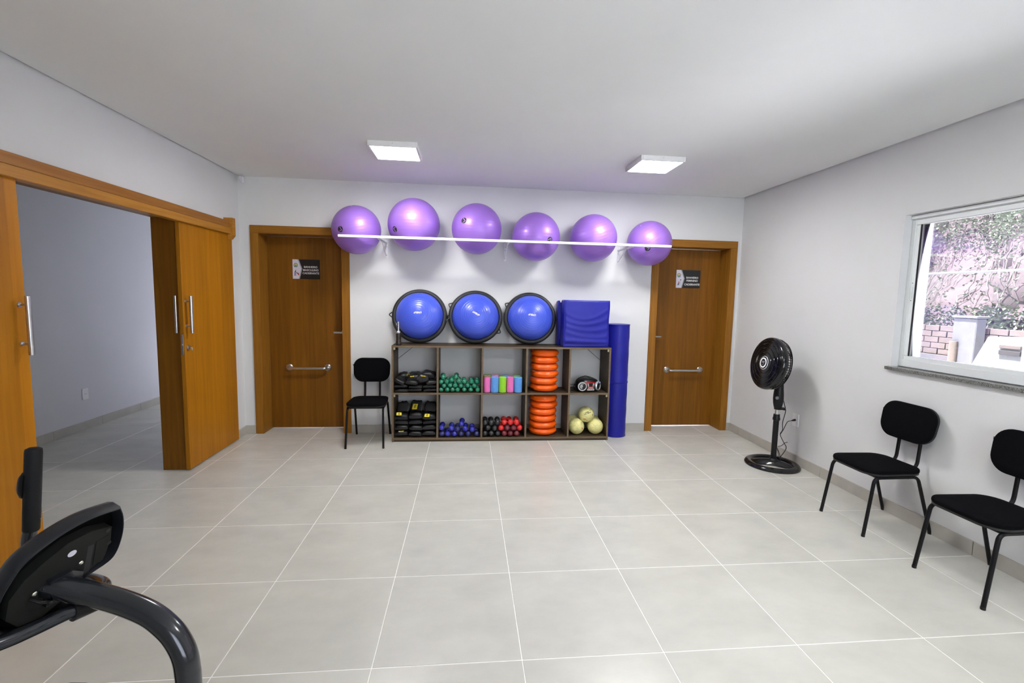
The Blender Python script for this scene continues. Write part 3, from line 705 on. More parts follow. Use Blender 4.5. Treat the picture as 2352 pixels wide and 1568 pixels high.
# ------------------------------------------------------------------ ankle weights
def bag_mesh(w, d, h, seed, sag=.2):
    rd = random.Random(seed); ph = [rd.uniform(0, 6.28) for _ in range(6)]; mb = MB(); nu, nv = 22, 12
    def f(u, v):
        a = 2*math.pi*u; th = math.pi*v; sg = lambda x, p: math.copysign(abs(x)**p, x)
        x = sg(math.sin(th), .45)*sg(math.cos(a), .42); y = sg(math.sin(th), .45)*sg(math.sin(a), .42); z = sg(math.cos(th), .75)
        wr = 1 + .10*math.sin(5*x+ph[0]+3*y) + .08*math.sin(9*x+ph[1]) + .06*math.sin(7*y+ph[2]+4*x)
        return (x*w/2, y*d/2, z*h/2*wr - sag*h*.35*(x*x-.4))
    return mb.grid(f, nu, nv, wrap=True)
BAGS = {}
def ankle(x, y, z, w, d, h, rot, label, seed, tagged=None, group='black ankle weights in the cubbies by the chair', flap=False):
    k = (w, d, h, seed % 4)
    if k not in BAGS: BAGS[k] = bag_mesh(w, d, h, seed % 4).mesh('sandbag', M_BAG, smooth=True, angle=70)
    t = thing('ankle_weight', (x, y, z), label, 'ankle weight', group); t.rotation_euler = rot
    raw('sandbag', BAGS[k], t)
    st = raw('strap', MB().grid(lambda u, v: ((u-.5)*w*.96, -d*.505 - .004*math.sin(math.pi*u), (v-.5)*h*.35), 8, 1).mesh('strap', mat('black_webbing', (.006,.006,.007), .7)), t)
    if flap:
        raw('flap', bag_mesh(w*.97, .022, .115, seed+1, 0).xf(Matrix.Translation((0, d*.22, h*.5+.035)) @ Matrix.Rotation(R(-24), 4, 'X')).mesh('flap', M_BAG, angle=70), t)
    if tagged:
        tx, ty, tz, tw, th, ax, rz = tagged
        M = Matrix.Translation((tx, ty, tz)) @ Matrix.Rotation(rz, 4, 'Z') @ Matrix.Rotation(R(90-ax), 4, 'X')
        tg = raw('label_tag', MB().grid(lambda u, v: M @ Vector(((u-.5)*tw, (v-.5)*th, .003*math.sin(3*v))), 1, 4).mesh('label_tag', M_YTAG), t); tg['label'] = 'yellow label'
        pr = MB()
        for q in range(3): pr.box((-.004-.0035*(q % 2), -th*.32+q*th*.22, .0042), (.007, -th*.32+q*th*.22+th*.12, .0046))
        raw('print', pr.xf(M).mesh('print', M_INK), tg)
    return t
X0 = .845
# lower cubby: three columns, three layers of plump bags and a layer of folded ones on top
cols = [.912, 1.051, 1.191]; cn = ['by the unit side', 'in the middle column', 'by the divider']; ln = ['bottom', 'second', 'third']
for c in range(3):
    for l in range(3):
        tg = (0.0, -.085, .026, .052, .016, 60, .1) if (c, l) == (0, 0) else None
        ankle(cols[c] + random.uniform(-.004, .004), -.015 + .008*l, .040 + .031 + .058*l, .133, .20, .060, (random.uniform(-.05,.05), random.uniform(-.05,.05), random.uniform(-.03,.03)), f'black ankle weight, {ln[l]} layer of the lower cubby, {cn[c]}' + (', slim yellow tag' if tg else ''), c*5+l, tg)
tops = [(.912, .238, (-.02, -.115, .046, .050, .030, 35, .12)), (1.052, .250, (-.012, -.02, .085, .050, .072, 55, -.12)), (1.190, .240, (-.02, -.112, .028, .050, .046, 62, -.06))]
for c, (x, z, tg) in enumerate(tops):
    ankle(x, .0, z, .133, .21, .074, (.02, random.uniform(-.04,.04), random.uniform(-.03,.03)), f'folded black ankle weight with yellow tag, top of the lower cubby, {cn[c]}', 20+c, tg, flap=True)
# upper cubby: two flat layers, loose bags on top
for l in range(2):
    for c in range(3):
        ankle(cols[c] + random.uniform(-.004, .004), -.02, .500 + .021 + .038*l, .133, .20, .042, (random.uniform(-.05,.05), random.uniform(-.05,.05), random.uniform(-.03,.03)), f'flat black ankle weight, {ln[l]} layer of the upper cubby, {cn[c]}', 30+c*3+l)
ankle(.905, -.045, .612, .120, .17, .050, (.1, .42, -.15), 'black ankle weight slumped against the unit side in the upper cubby', 41)
ankle(.912, .055, .645, .105, .12, .055, (.1, -.2, .2), 'black ankle weight with dim yellow tag at the back of the upper cubby', 42, (.045, -.066, .008, .030, .030, 40, -.5))
ankle(1.030, .005, .642, .150, .18, .070, (.12, -.10, .1), 'tall rumpled black ankle weight with folded yellow tag in the upper cubby', 43, (-.022, -.085, .028, .038, .012, 70, .05))
ankle(1.165, .035, .655, .150, .15, .075, (.05, .04, -.05), 'black ankle weight beside the divider in the upper cubby', 45)
ankle(1.120, -.075, .632, .115, .085, .080, (-.25, .05, .05), 'black ankle weight with bright yellow tag standing in front, upper cubby', 44, (.004, -.056, .022, .044, .050, 78, .1))
ankle(1.200, -.08, .603, .10, .12, .045, (.05, -.1, .2), 'black ankle weight wedged low by the divider, upper cubby', 46)
ankle(1.020, -.09, .602, .12, .11, .045, (.05, .05, -.1), 'black ankle weight lying low in front of the tall rumpled one, upper cubby', 47)

# ------------------------------------------------------------------ boombox
bx = thing('boombox', (2.83, .0, .501), 'red and black portable CD boombox with two silver ringed speakers', 'boombox')
Mb = Matrix.Translation((2.832, .0, .501)) @ Matrix.Rotation(R(8), 4, 'Z')
def bprof(u, v):
    a = 2*math.pi*u; sg = lambda x, p: math.copysign(abs(x)**p, x)
    x = sg(math.cos(a), .7)*.128; y = sg(math.sin(a), .8)*.095
    lv = [(0, .80), (.006, .95), (.03, 1.0), (.07, 1.0), (.100, .93), (.122, .74), (.134, .45), (.137, 0.0)]
    k = min(int(v*7), 6); t = v*7-k; z = lv[k][0]*(1-t)+lv[k+1][0]*t; s = lv[k][1]*(1-t)+lv[k+1][1]*t
    return Mb @ Vector((x*s, y*s, z))
part('case', MB().grid(bprof, 40, 21, wrap=True), M_BLACK, bx)
part('front_panel', MB().grid(lambda u, v: Mb @ Vector(((u-.5)*.17, -.098 + .030*(2*(u-.5))**2, .018 + v*.084 - .004*math.cos(6.28*u)*v)), 16, 4).grid(lambda u, v: Mb @ Vector(((.5-u)*.17, -.092 + .030*(2*(u-.5))**2, .018 + v*.084)), 16, 4), mat('red_plastic', (.38,.010,.014), .22, coat=.4), bx, 'glossy red front')
for s, ang, yy in ((-1, R(-10), -.088), (1, R(38), -.078)):
    Mspk = Mb @ Matrix.Translation((s*.090, yy, .060)) @ Matrix.Rotation(ang, 4, 'Z') @ frame((0,-1,0))
    k = part('speaker_ring', MB().lathe([(.034, -.02), (.0465, -.015), (.048, .004), (.044, .009), (.038, .009), (.035, .002), (.035, -.01)], 36, Mspk), mat('silver_plastic', (.66,.66,.66), .25, .7), bx, 'silver speaker ring')
    part('cone', MB().lathe([(.036, -.004), (.030, -.008), (.026, -.006), (.018, -.009), (0, -.003)], 30, Mspk), mat('grey_cone', (.33,.32,.31), .35, .5), k)
    part('surround', MB().lathe([(.0375, .001), (.034, .0035), (.030, -.003)], 30, Mspk), M_BLACKG, k)
def plaque(name, poly, m, z=.0, lab=None):
    Mp = Mb @ Matrix.Translation((0, -.1005, .0)) @ FACE_Y; return part(name, MB().prism(poly, Mp, 0, .002), m, bx, lab)
plaque('display', [(-.018,.062),(.018,.062),(.022,.092),(-.022,.092)], M_BLACKG, lab='black display')
plaque('silver_trim', [(-.030,.060),(-.019,.060),(-.024,.093),(-.036,.090)], MATS['silver_plastic']); plaque('silver_trim', [(.019,.060),(.030,.060),(.036,.090),(.024,.093)], MATS['silver_plastic'])
plaque('button_bar', [(-.030,.044),(.030,.044),(.030,.052),(-.030,.052)], MATS['silver_plastic'])
kb = plaque('key_pad', [(x, .028+y) for x, y in rrect(.078, .020, .009, 4)], MATS['silver_plastic'])
for dx in (-.022, 0, .022): part('button', MB().box((dx-.006, -.0035, .025), (dx+.006, -.0015, .031), .0008).xf(Mb @ Matrix.Translation((0, -.1005, 0))), M_BLACK, kb)
for x in (-.052, -.044, .044, .050):
    for z in (.070, .082): plaque('button', [(x+a, z+b) for a, b in rrect(.007, .005, .002, 2)], MATS['silver_plastic'])
part('handle', MB().tube(catmull([Mb @ Vector(p) for p in ((-.128, .0, .070), (-.120, .02, .100), (-.085, .03, .128), (-.02, .04, .145), (.01, .045, .143), (.085, .04, .122), (.120, .02, .098), (.128, .0, .070))], 5), .0045, 8), M_BLACK, bx, 'black carrying handle')
part('tuning_dial', MB().prism([(.05,-.03),(.118,-.03),(.108,.0),(.085,.012)], Mb @ Matrix.Translation((0, -.045, .098)) @ Matrix.Rotation(R(18), 4, 'X'), 0, .012), mat('pale_blue_plastic', (.40,.52,.80), .3), bx, 'pale blue top plate')
part('power_cord', MB().tube(catmull([(2.735, .02, .56), (2.700, .0, .565), (2.665, -.02, .568), (2.640, -.04, .570), (2.626, -.03, .560), (2.640, .02, .53), (2.70, .05, .506)], 6), .003, 7).tube(catmull([(2.70, .0, .563), (2.672, -.03, .54), (2.65, -.05, .515), (2.66, -.02, .504), (2.73, .03, .504)], 6), .003, 7), M_BLACK, bx, 'black cord')

# ------------------------------------------------------------------ on top of the shelving: domes, blocks, bottle
def bosu(x, rad, spin, text_spin, tabs, label):
    t = thing('balance_dome', (x, .128, SZ), label, 'balance trainer', 'blue balance domes on the shelving unit')
    M = Matrix.Translation((x, .122, SZ + rad*math.sin(R(76)) + .0052)) @ Matrix.Rotation(R(76), 4, 'X')
    f = rad/.28
    part('base_platform', MB().lathe([(0, -.02), (.15, -.022), (.25*f, -.015), (.275*f, .0), (.28*f, .012), (.28*f, .026), (.274*f, .038), (.262*f, .044), (.250*f, .045), (.240*f, .040), (.234*f, .030), (0, .030)], 64, M), M_RUBBER, t, 'black rubber base')
    Rr, hh = .240*f, .170; prof = [(0, .030+hh)]; NN = 150
    ridges = [.030, .050, .070, .090, .110, .130, .152, .190, .201, .212]
    for k in range(1, NN+1):
        r = Rr*math.sin(R(90)*k/NN); z = .030 + hh*math.cos(R(90)*k/NN)**1.0
        b = sum(.0012*math.exp(-((r/f-q)/.0017)**2) for q in ridges); prof.append((r + b*.5*(r/Rr), z + b))
    part('dome', MB().lathe(prof, 64, M), M_BLUE, t, 'ribbed blue inflated dome', angle=60)
    def on_dome(mb):
        inv = []
        for p in mb.v:
            r = math.hypot(p[0], p[1]); q = min(r/Rr, .999); inv.append((p[0], p[1], .030 + hh*math.sqrt(1-q*q) + .0012))
        mb.v = inv; return mb.xf(M)
    tm = text_mb('LIVEUP', .0245, Matrix.Rotation(text_spin, 4, 'Z') @ Matrix.Translation((0, 0, 0)), 0.0, weight=.0012, shear=.3, spacing=1.0)
    part('lettering', on_dome(tm), M_WINK, t, 'white italic wordmark')
    for a in tabs:
        ca, sa = math.cos(R(a)), math.sin(R(a)); c = .279*f; lift = .036 if a == -4 else 0
        pts = [M @ (Vector((c*ca, c*sa, .02 + lift)) + Vector((ca*u - sa*w, sa*u + ca*w, 0))) for u, w in ((-.004, .028), (.014, .014), (.026, .004), (.026, -.004), (.014, -.014), (-.004, -.028))]
        part('strap_ring', MB().tube(pts, .0058, 8), M_RUBBER, t)
    return t
bosu(1.070, .281, 0, math.pi, (178, -4), 'blue dome balance trainer beside the dark brown bottle')
bosu(1.6445, .281, 0, R(-31), (155, -32), 'middle blue dome balance trainer with slanted white wordmark')
bosu(2.2185, .277, 0, math.pi + R(-8), (150,), 'blue dome balance trainer beside the blue foam blocks')

def cushion_block(name, x0, x1, y0, y1, z0, z1, label, group, wr=1.0):
    t = thing(name, ((x0+x1)/2, (y0+y1)/2, z0), label, 'foam block', group)
    nx, nz = 36, 36; r = .018
    def front(u, v):
        x = x0 + (x1-x0)*u; z = z0 + (z1-z0)*v; e = min(u, 1-u, v, 1-v); ed = min(1, e/.05)
        U = u-.5; sagl = 0
        for k, (c, amp) in enumerate(((.80, .35), (.62, .38), (.45, .30), (.30, .22))):      # swags hanging from the upper corners
            cv = c - .20*(1-4*U*U)*(1-k*.18) + .04*math.sin(3*U+k); sagl += amp*math.exp(-((v-cv)/.035)**2)
        low = .8*math.exp(-((v-.12+.05*U)/.028)**2) - .6*math.exp(-((v-.065-.03*U)/.02)**2)
        bul = .006*math.sin(math.pi*u)*math.sin(math.pi*v)
        y = y0 + .014*(1-ed)**2 - ed*(bul + wr*.015*(sagl + low - .4))
        return (x + .006*wr*math.sin(9*v)*(1 if u > .5 else -1)*(abs(U)*2)**6*.6, y, z)
    part('front_cover', MB().grid(front, nx, nz), M_VINYL, t, angle=80)
    part('cover', MB().box((x0+.001, y0+.012, z0), (x1-.001, y1, z1), .012), M_VINYL, t)
    part('piping', MB().tube([(x, y, z) for x, z in [(x0+.006, z0+.006), (x1-.006, z0+.006), (x1-.006, z1-.006), (x0+.006, z1-.006)] for y in (y0+.012,)], .004, 6, closed=True), M_VINYL, t)
    return t
cushion_block('foam_block', 2.535, 3.008, -.128, .050, SZ+.001, 1.452, 'square blue vinyl foam block with draped creases in front', 'blue foam blocks on the shelving unit')
cushion_block('foam_block', 2.510, 2.975, .062, .185, SZ+.001, 1.442, 'blue vinyl foam block tucked behind the front one', 'blue foam blocks on the shelving unit', .5)
part('fabric_tab', MB().box((2.527, .055, 1.425), (2.540, .062, 1.447), .001), M_WHITE, bpy.data.objects['foam_block.001'], 'white tab')

bt = thing('pump_bottle', (.884, -.092, SZ), 'dark brown squeeze bottle with clear nozzle on the shelf end', 'bottle')
Mt = Matrix.Translation((.884, -.092, SZ+.0005))
part('bottle_body', MB().lathe([(0, 0), (.028, 0), (.030, .003), (.0295, .02), (.026, .045), (.0245, .062), (.027, .09), (.0275, .108), (.026, .114), (.012, .118), (0, .118)], 28, Mt), M_BROWN, bt)
part('cap', MB().lathe([(0, .118), (.013, .118), (.0155, .122), (.0155, .134), (.012, .138), (.006, .142), (0, .142)], 20, Mt), M_CLEAR, bt, 'clear screw cap')
part('nozzle', MB().lathe([(0, .14), (.006, .14), (.0055, .17), (.0045, .20), (.0035, .232), (0, .233)], 14, Mt), M_CLEAR, bt, 'clear nozzle')
part('ring_cap', MB().tube([Mt @ Vector((-.010 + .009*math.cos(a), 0, .208 + .012*math.sin(a))) for a in [2*math.pi*k/14 for k in range(14)]], .0014, 6, closed=True), M_CLEAR, bt)

# bolsters
def bolster(z0, z1, label):
    r = .122; h = z1-z0; t = thing('foam_bolster', (3.166, .067, z0), label, 'bolster', 'blue foam bolsters beside the shelving unit')
    prof = [(0, .004), (r-.02, .002), (r-.005, 0), (r, .005), (r-.001, .02)] + [(r + .0015*math.sin(k*1.7), .02 + (h-.04)*k/10) for k in range(1, 10)] + [(r-.001, h-.02), (r, h-.005), (r-.005, h), (r-.02, h-.002), (0, h-.004)]
    part('cover', MB().lathe(prof, 48, Matrix.Translation((3.166, .067, z0))), M_VINYL, t)
    for z in (.004, h-.004): part('piping', MB().tube([(3.166 + r*math.cos(a), .067 + r*math.sin(a), z0+z) for a in [2*math.pi*k/40 for k in range(40)]], .004, 6, closed=True), M_VINYL, t)
bolster(.001, .588, 'blue vinyl foam bolster standing on the floor beside the shelving')
bolster(.589, 1.206, 'blue vinyl foam bolster stacked on top of another')

# ------------------------------------------------------------------ wall rack and exercise balls
rk = thing('ball_rack', (1.96, YB, 2.0), 'white wall rack bar holding the purple exercise balls', 'rack')
part('front_bar', MB().box((.367, -.290, 1.986), (3.553, -.268, 2.010), .003), M_WMETAL, rk)
for x in (.724, 1.948, 3.172):
    b = part('bracket', MB().box((x-.011, YB-.0045, 1.845), (x+.011, YB-.0005, 2.030), .001).box((x-.002, YB-.020, 1.85), (x+.002, YB-.002, 2.028)), M_WMETAL, rk)
    part('arm', MB().box((x-.010, -.268, 1.992), (x+.010, YB-.004, 1.996)).box((x-.002, -.268, 1.978), (x+.002, YB-.004, 1.993)), M_WMETAL, b)
    part('strut', MB().tube([(x, YB-.006, 1.862), (x, -.075, 1.986)], .0055, 8), M_WMETAL, b)
    for z in (1.872, 1.955): part('screw', MB().lathe([(0, .003), (.005, .002), (.006, 0), (0, 0)], 8, frame((0,-1,0), loc=(x, YB-.004, z))), M_BLACK, b)
def sphere_mb(r, n=56, mm=36): return MB().lathe([(0, r)] + [(r*math.sin(math.pi*k/mm), r*math.cos(math.pi*k/mm)) for k in range(1, mm)] + [(0, -r)], n)
def exercise_ball(x, y, z, r, rot, label, emblem=None, roll=0, valve=None):
    t = thing('exercise_ball', (x, y, z), label, 'exercise ball', 'purple exercise balls on the wall rack')
    o = raw('ball_skin', sphere_mb(r).mesh('ball_skin', M_PURPLE, angle=60), t); o.rotation_euler = rot
    c = Vector((x, y, z))
    if emblem:
        d = (Vector(emblem) - c).normalized(); M = frame(d, loc=c + d*r) @ Matrix.Rotation(roll, 4, 'Z'); e = .028
        dk = MB(); n = 22; dk.add([M @ Vector((0,0,0))] + [M @ Vector((e*q*math.cos(2*math.pi*k/n), e*q*math.sin(2*math.pi*k/n), 0)) for q in (.5, 1) for k in range(n)],
            [(0, 1+k, 1+(k+1) % n) for k in range(n)] + [(1+k, 1+n+k, 1+n+(k+1) % n, 1+(k+1) % n) for k in range(n)])
        dk.v = [tuple(c + (Vector(p)-c).normalized()*r*1.0022) for p in dk.v]
        em = part('emblem', dk, M_INK, t, 'round black emblem')
        gl_ = MB()
        for poly in ([(-.016,-.021),(-.010,-.022),(-.001,.016),(.001,.024),(-.005,.024)], [(-.001,.024),(.004,.014),(.012,.000),(.018,-.006),(.021,-.011),(.012,-.009),(.004,.002),(-.001,.010)], [(-.012,-.012),(-.002,-.016),(.006,-.014),(.013,-.017),(.006,-.009),(-.002,-.010)]):
            gl_.poly([M @ Vector((px, py, 0)) for px, py in poly])
        gl_.v = [tuple(c + (Vector(p)-c).normalized()*r*1.0034) for p in gl_.v]
        part('emblem_figure', gl_, M_LILAC, em, 'pale lilac strokes')
    if valve:
        d = (Vector(valve)-c).normalized(); part('valve', MB().lathe([(0, .003), (.004, .002), (.005, 0), (0, 0)], 10, frame(d, loc=c+d*(r-.0005))), M_WHITE, t, 'white plug')
exercise_ball(.479, -.040, 2.086, .2310, (.1, -.22, 0), 'purple exercise ball overlapping the men door frame', (.379, -.25, 2.061), 0, (.455, -.13, 2.29))
exercise_ball(1.031, -.058, 2.152, .2508, (0, 0, 0), 'largest purple exercise ball with bright glare, second along the rack', (.864, -.25, 2.074), math.pi)
exercise_ball(1.642, -.053, 2.132, .2464, (.05, .05, 0), 'purple exercise ball, third from the men door', (1.523, -.25, 2.177), .2)
exercise_ball(2.238, -.047, 2.076, .2400, (0, .02, 0), 'purple exercise ball with emblem half behind the bar', (2.341, -.25, 2.029), 1.5)
exercise_ball(2.829, -.044, 2.083, .2371, (.1, -.35, 0), 'purple exercise ball without visible emblem')
exercise_ball(3.423, -.034, 2.050, .2268, (.1, -.6, 0), 'smallest purple exercise ball overlapping the women door frame', (3.322, -.25, 1.972), .7, (3.30, -.12, 2.20))

# ------------------------------------------------------------------ chairs
def make_chair(label):
    t = thing('chair', (0,0,0), label, 'chair', 'black upholstered chairs')
    r = .0104
    for s in (-1, 1):
        sf = raw('side_frame', MB().tube([(s*.166, -.110, .379), (s*.164, .042, .379)], r, 10, cap=False).mesh('side_frame', M_BTUBE), t)
        a = fillet([(s*.176, -.238, .004), (s*.1665, -.186, .379), (s*.166, -.110, .379)], .065, 8)
        b = fillet([(s*.164, .042, .379), (s*.164, .115, .379), (s*.172, .236, .004)], .065, 8)
        for q in (a, b):
            lg = raw('leg', MB().tube(q, r, 10).mesh('leg', M_BTUBE), t)
            foot = q[0] if q is a else q[-1]
            raw('foot_cap', MB().tube([(foot[0], foot[1], 0), (foot[0], foot[1], .014)], r*1.06, 10).mesh('foot_cap', M_BLACK), lg)
        p = fillet([(s*.075, .02, .393), (s*.075, .196, .393), (s*.074, .214, .66)], .06, 8)
        raw('back_post', MB().tube(p, .0105, 10).mesh('back_post', M_BTUBE), t)
    raw('cross_bar', MB().tube([(-.167, -.150, .376), (.167, -.150, .376)], r*.95, 10).mesh('cross_bar', M_BTUBE), t)
    raw('cross_bar', MB().tube([(-.164, .050, .376), (.164, .050, .376)], r*.95, 10).mesh('cross_bar', M_BTUBE), t)
    for x in (-.095, .075): raw('spacer', MB().box((x-.012, -.16, .376), (x+.012, -.14, .400), .002).mesh('spacer', M_BLACK), t)
    n = 12; out = []
    base = rrect(.365, .385, .085, 8)
    for x, y in base:      # slightly narrower at the back, front edge bowed out
        k = (y + .19)/.38; out.append((x*(1.02 - .06*k), y - .012*(1-k)*(1 - (x/.18)**2)))
    M = Matrix.Translation((0, -.028, .393))
    raw('seat_shell', MB().prism(out, M @ Matrix.Scale(.99, 4), 0, .012).mesh('seat_shell', M_SHELLB), t)
    raw('seat_cushion', pad(out, M @ Matrix.Translation((0,0,.010)), .023, .011, .005).mesh('seat_cushion', M_FABRIC, angle=75), t)
    Mb_ = Matrix.Translation((0, .196, .692)) @ Matrix.Rotation(R(-9), 4, 'X') @ frame((0,-1,0))
    bo = [(x*(1 + .03*(y/.12)), y) for x, y in rrect(.362, .246, .092, 8)]
    def curve(mb):      # backrest is gently hollowed
        return mb
    raw('backrest_shell', MB().prism(bo, Mb_ @ Matrix.Scale(.99, 4), -.008, .006).mesh('backrest_shell', M_SHELLB), t)
    bc = raw('backrest_cushion', pad(bo, Mb_ @ Matrix.Translation((0,0,.004)), .034, .014, .006).mesh('backrest_cushion', M_FABRIC, angle=75), t)
    tg = raw('maker_tag', MB().box((-.1885, .176, .735), (-.178, .182, .752), .001).mesh('maker_tag', mat('grey_tag', (.06,.06,.06), .6)), t)
    return t
ch = make_chair('black upholstered chair standing between the men door and the shelving')
ch.location = (.592, -.090, 0)
for (x, y, rz, lab) in ((4.325, -1.975, -90, 'black upholstered chair under the window, nearer the fan'), (4.325, -2.668, -90, 'black upholstered chair along the window wall, farther from the fan')):
    c = copy_tree(ch); c.location = (x, y, 0); c.rotation_euler = (0, 0, R(rz)); c['label'] = lab
ch.rotation_euler = (0, 0, R(1))

# ------------------------------------------------------------------ pedestal fan
fn = thing('pedestal_fan', (4.335, -.90, 0), 'black pedestal fan with white ringed hub standing by the wall', 'fan')
bc = Vector((4.335, -.900, 0))
bm_ = MB(); n = 64
def ringp(u, v):      # flat oval ring: outer edge high-shouldered, inner hole wide
    a = 2*math.pi*u; prof = [(.2265, .000), (.227, .012), (.216, .026), (.197, .034), (.180, .032), (.168, .022), (.164, .0)]
    k = min(int(v*6), 5); t = v*6-k; rr = prof[k][0]*(1-t)+prof[k+1][0]*t; z = prof[k][1]*(1-t)+prof[k+1][1]*t
    return (bc.x + rr*math.cos(a), bc.y + rr*math.sin(a)*1.0, z)
base = part('base', bm_.grid(ringp, n, 18, wrap=True), M_BLACKG, fn, 'round glossy black base ring')
br = MB()
def bridge(u, v):      # arched web across the ring carrying the pole
    s = (u-.5)*2; w = .040 + .035*abs(s)**1.6; z = .016 + .040*(1 - abs(s)**2.2); e = (v-.5)*2
    return (bc.x + s*.174*.82 + e*w*.35, bc.y - s*.174*.57 + e*w, max(.002, z*(1 - .75*abs(e)**2.5)))
part('base_bridge', br.grid(bridge, 24, 12), M_BLACKG, base)
px, py = 4.349, -.900
part('lower_pole', MB().tube([(px-.004, py, .045), (px-.004, py, .452)], .0235, 18), M_BLACK, fn)
part('pole_foot', MB().lathe([(0, 0), (.040, 0), (.038, .012), (.028, .022), (0, .022)], 20, Matrix.Translation((px-.004, py, .040))), M_BLACK, fn)
part('collar', MB().lathe([(.024, 0), (.030, .003), (.0305, .022), (.027, .03), (.026, .055), (.014, .057)], 20, Matrix.Translation((px-.004, py, .415))), M_BLACK, fn)
part('upper_pole', MB().tube([(px-.004, py, .45), (px-.002, py, .56)], .0155, 16), M_STEEL, fn, 'chromed inner pole')
hs = part('control_housing', MB().lathe([(0, 0), (.028, 0), (.029, .012), (.034, .03), (.040, .06), (.043, .10), (.041, .14), (.037, .18), (.034, .23), (.030, .27), (0, .28)], 24, Matrix.Translation((px, py, .515)), 1.0, 1.05), M_BLACK, fn)
part('speed_knob', MB().lathe([(0, .016), (.009, .015), (.014, .010), (.015, 0), (0, 0)], 16, frame((-.78, -.62, .1), loc=(px-.030, py-.028, .625))), mat('grey_knob', (.16,.165,.17), .4), hs, 'grey speed knob')
part('clamp_knob', MB().tube([(px+.012, py-.012, .527), (px+.045, py-.040, .527)], .012, 12), M_BLACK, hs)
ax = Vector((-.99, .03, .15)).normalized(); hc = Vector((4.258, -.867, .925))
HM = frame(ax, loc=hc)
RF = .232
part('motor', MB().lathe([(0, -.135), (.05, -.133), (.066, -.120), (.070, -.085), (.062, -.05), (.04, -.035), (0, -.035)], 24, HM), M_BLACK, fn)
part('neck', MB().tube([(px, py, .765), (px-.002, py, .84), hc - ax*.10], [.030, .032, .036], 16), M_BLACK, fn)
gr = MB()
rim_prof = [(RF-.012, .030), (RF, .022), (RF+.004, .0), (RF+.002, -.03), (RF-.004, -.04)]
part('guard_rim', MB().lathe([(RF-.016, .036), (RF-.006, .032), (RF+.001, .022), (RF+.004, .006), (RF+.004, -.008), (RF-.002, -.018), (RF-.008, -.012), (RF-.010, .02)], 64, HM), M_BLACKG, fn)
def fgr(r): return .050 - .018*(r/RF)**2.2
nr = 104
for k in range(nr):
    a0 = 2*math.pi*k/nr; tw = .25; w = .0015
    P = []
    for q in range(9):
        rr = .058 + (RF-.010-.058)*q/8; a = a0 + tw*(q/8); P.append((rr, a))
    vs = []
    for rr, a in P:
        wz = w*(1 + 1.2*rr/RF); dx = wz
        for sg in (-1, 1): vs.append(HM @ Vector((rr*math.cos(a) - sg*dx*math.sin(a), rr*math.sin(a) + sg*dx*math.cos(a), fgr(rr))))
        for sg in (-1, 1): vs.append(HM @ Vector((rr*math.cos(a) - sg*dx*math.sin(a), rr*math.sin(a) + sg*dx*math.cos(a), fgr(rr)-.007)))
    fs = []
    for q in range(8): o = 4*q; fs += [(o, o+1, o+5, o+4), (o+2, o, o+4, o+6), (o+1, o+3, o+7, o+5), (o+3, o+2, o+6, o+7)]
    gr.add(vs, fs)
for rr in (.095, .135, .175, .205): gr.tube([HM @ Vector((rr*math.cos(a), rr*math.sin(a), fgr(rr)+.001)) for a in [2*math.pi*k/56 for k in range(56)]], .0042, 6, closed=True)
part('front_grille', gr, M_BLACKG, fn)
rg = MB()
for k in range(66):
    a = 2*math.pi*k/66; pts = [HM @ Vector((rr*math.cos(a), rr*math.sin(a), z)) for rr, z in ((RF-.006, -.018), (RF-.005, -.045), (RF-.03, -.075), (.15, -.098), (.07, -.105))]
    rg.tube(pts, .0022, 4, cap=False)
for rr, z in ((RF-.005, -.040), (RF-.014, -.062), (RF-.045, -.082), (.15, -.098), (.11, -.102)): rg.tube([HM @ Vector((rr*math.cos(a), rr*math.sin(a), z)) for a in [2*math.pi*k/56 for k in range(56)]], .0036, 6, closed=True)
part('rear_grille', rg, M_BLACKG, fn)
for k in range(6):
    a0 = 2*math.pi*k/6
    def bl(u, v):
        rr = .04 + .165*u; a = a0 + (v-.5)*(.66 - .08*u) + .35*u; return HM @ Vector((rr*math.cos(a), rr*math.sin(a), -.01 + (v-.5)*.055*(1-.3*u)))
    part('blade', MB().grid(bl, 8, 6), M_BLACK, fn)
HB = HM @ Matrix.Translation((0, 0, -.024))
hubp = part('hub_cap', MB().lathe([(0, .080), (.05, .079), (.058, .074), (.062, .066), (.060, .060), (0, .060)], 40, HB), M_BLACKG, fn, 'glossy black hub')
part('badge_ring', MB().lathe([(.057, .0752), (.0595, .0745), (.0615, .0715), (.0600, .0722), (.057, .0745)], 48, HB), M_WINK, hubp, 'thin white ring')
part('badge_ring', MB().lathe([(.034, .0797), (.034, .0806), (.046, .0802), (.046, .0790)], 48, HB), M_WINK, hubp, 'broad white ring')
part('hub_print', MB().box((-.021, .006, .0805), (.021, .0145, .0809)).box((-.015, -.004, .0805), (.015, .001, .0809)).box((-.009, -.020, .0805), (.009, -.016, .0809)).xf(HB), mat('grey_print_fan', (.30,.29,.29), .5), hubp, 'small grey print')
cord = part('power_cord', MB().tube(catmull([(px+.036, py-.02, .60), (4.400, -0.918, 0.560), (4.412, -0.921, 0.500), (4.392, -0.922, 0.400), (4.397, -0.921, 0.330), (4.377, -0.923, 0.290), (4.418, -0.915, 0.220), (4.453, -0.913, 0.165), (4.432, -0.915, 0.120), (4.406, -0.914, 0.080), (4.404, -0.913, 0.045)], 6), .0032, 7), M_BLACK, fn, 'thin black cord')
part('plug_lead', MB().tube(catmull([(4.377, -0.923, 0.290), (4.412, -0.911, 0.330), (4.459, -0.893, 0.395), (4.512, -0.874, 0.402)], 6), .0030, 7), M_BLACK, cord)
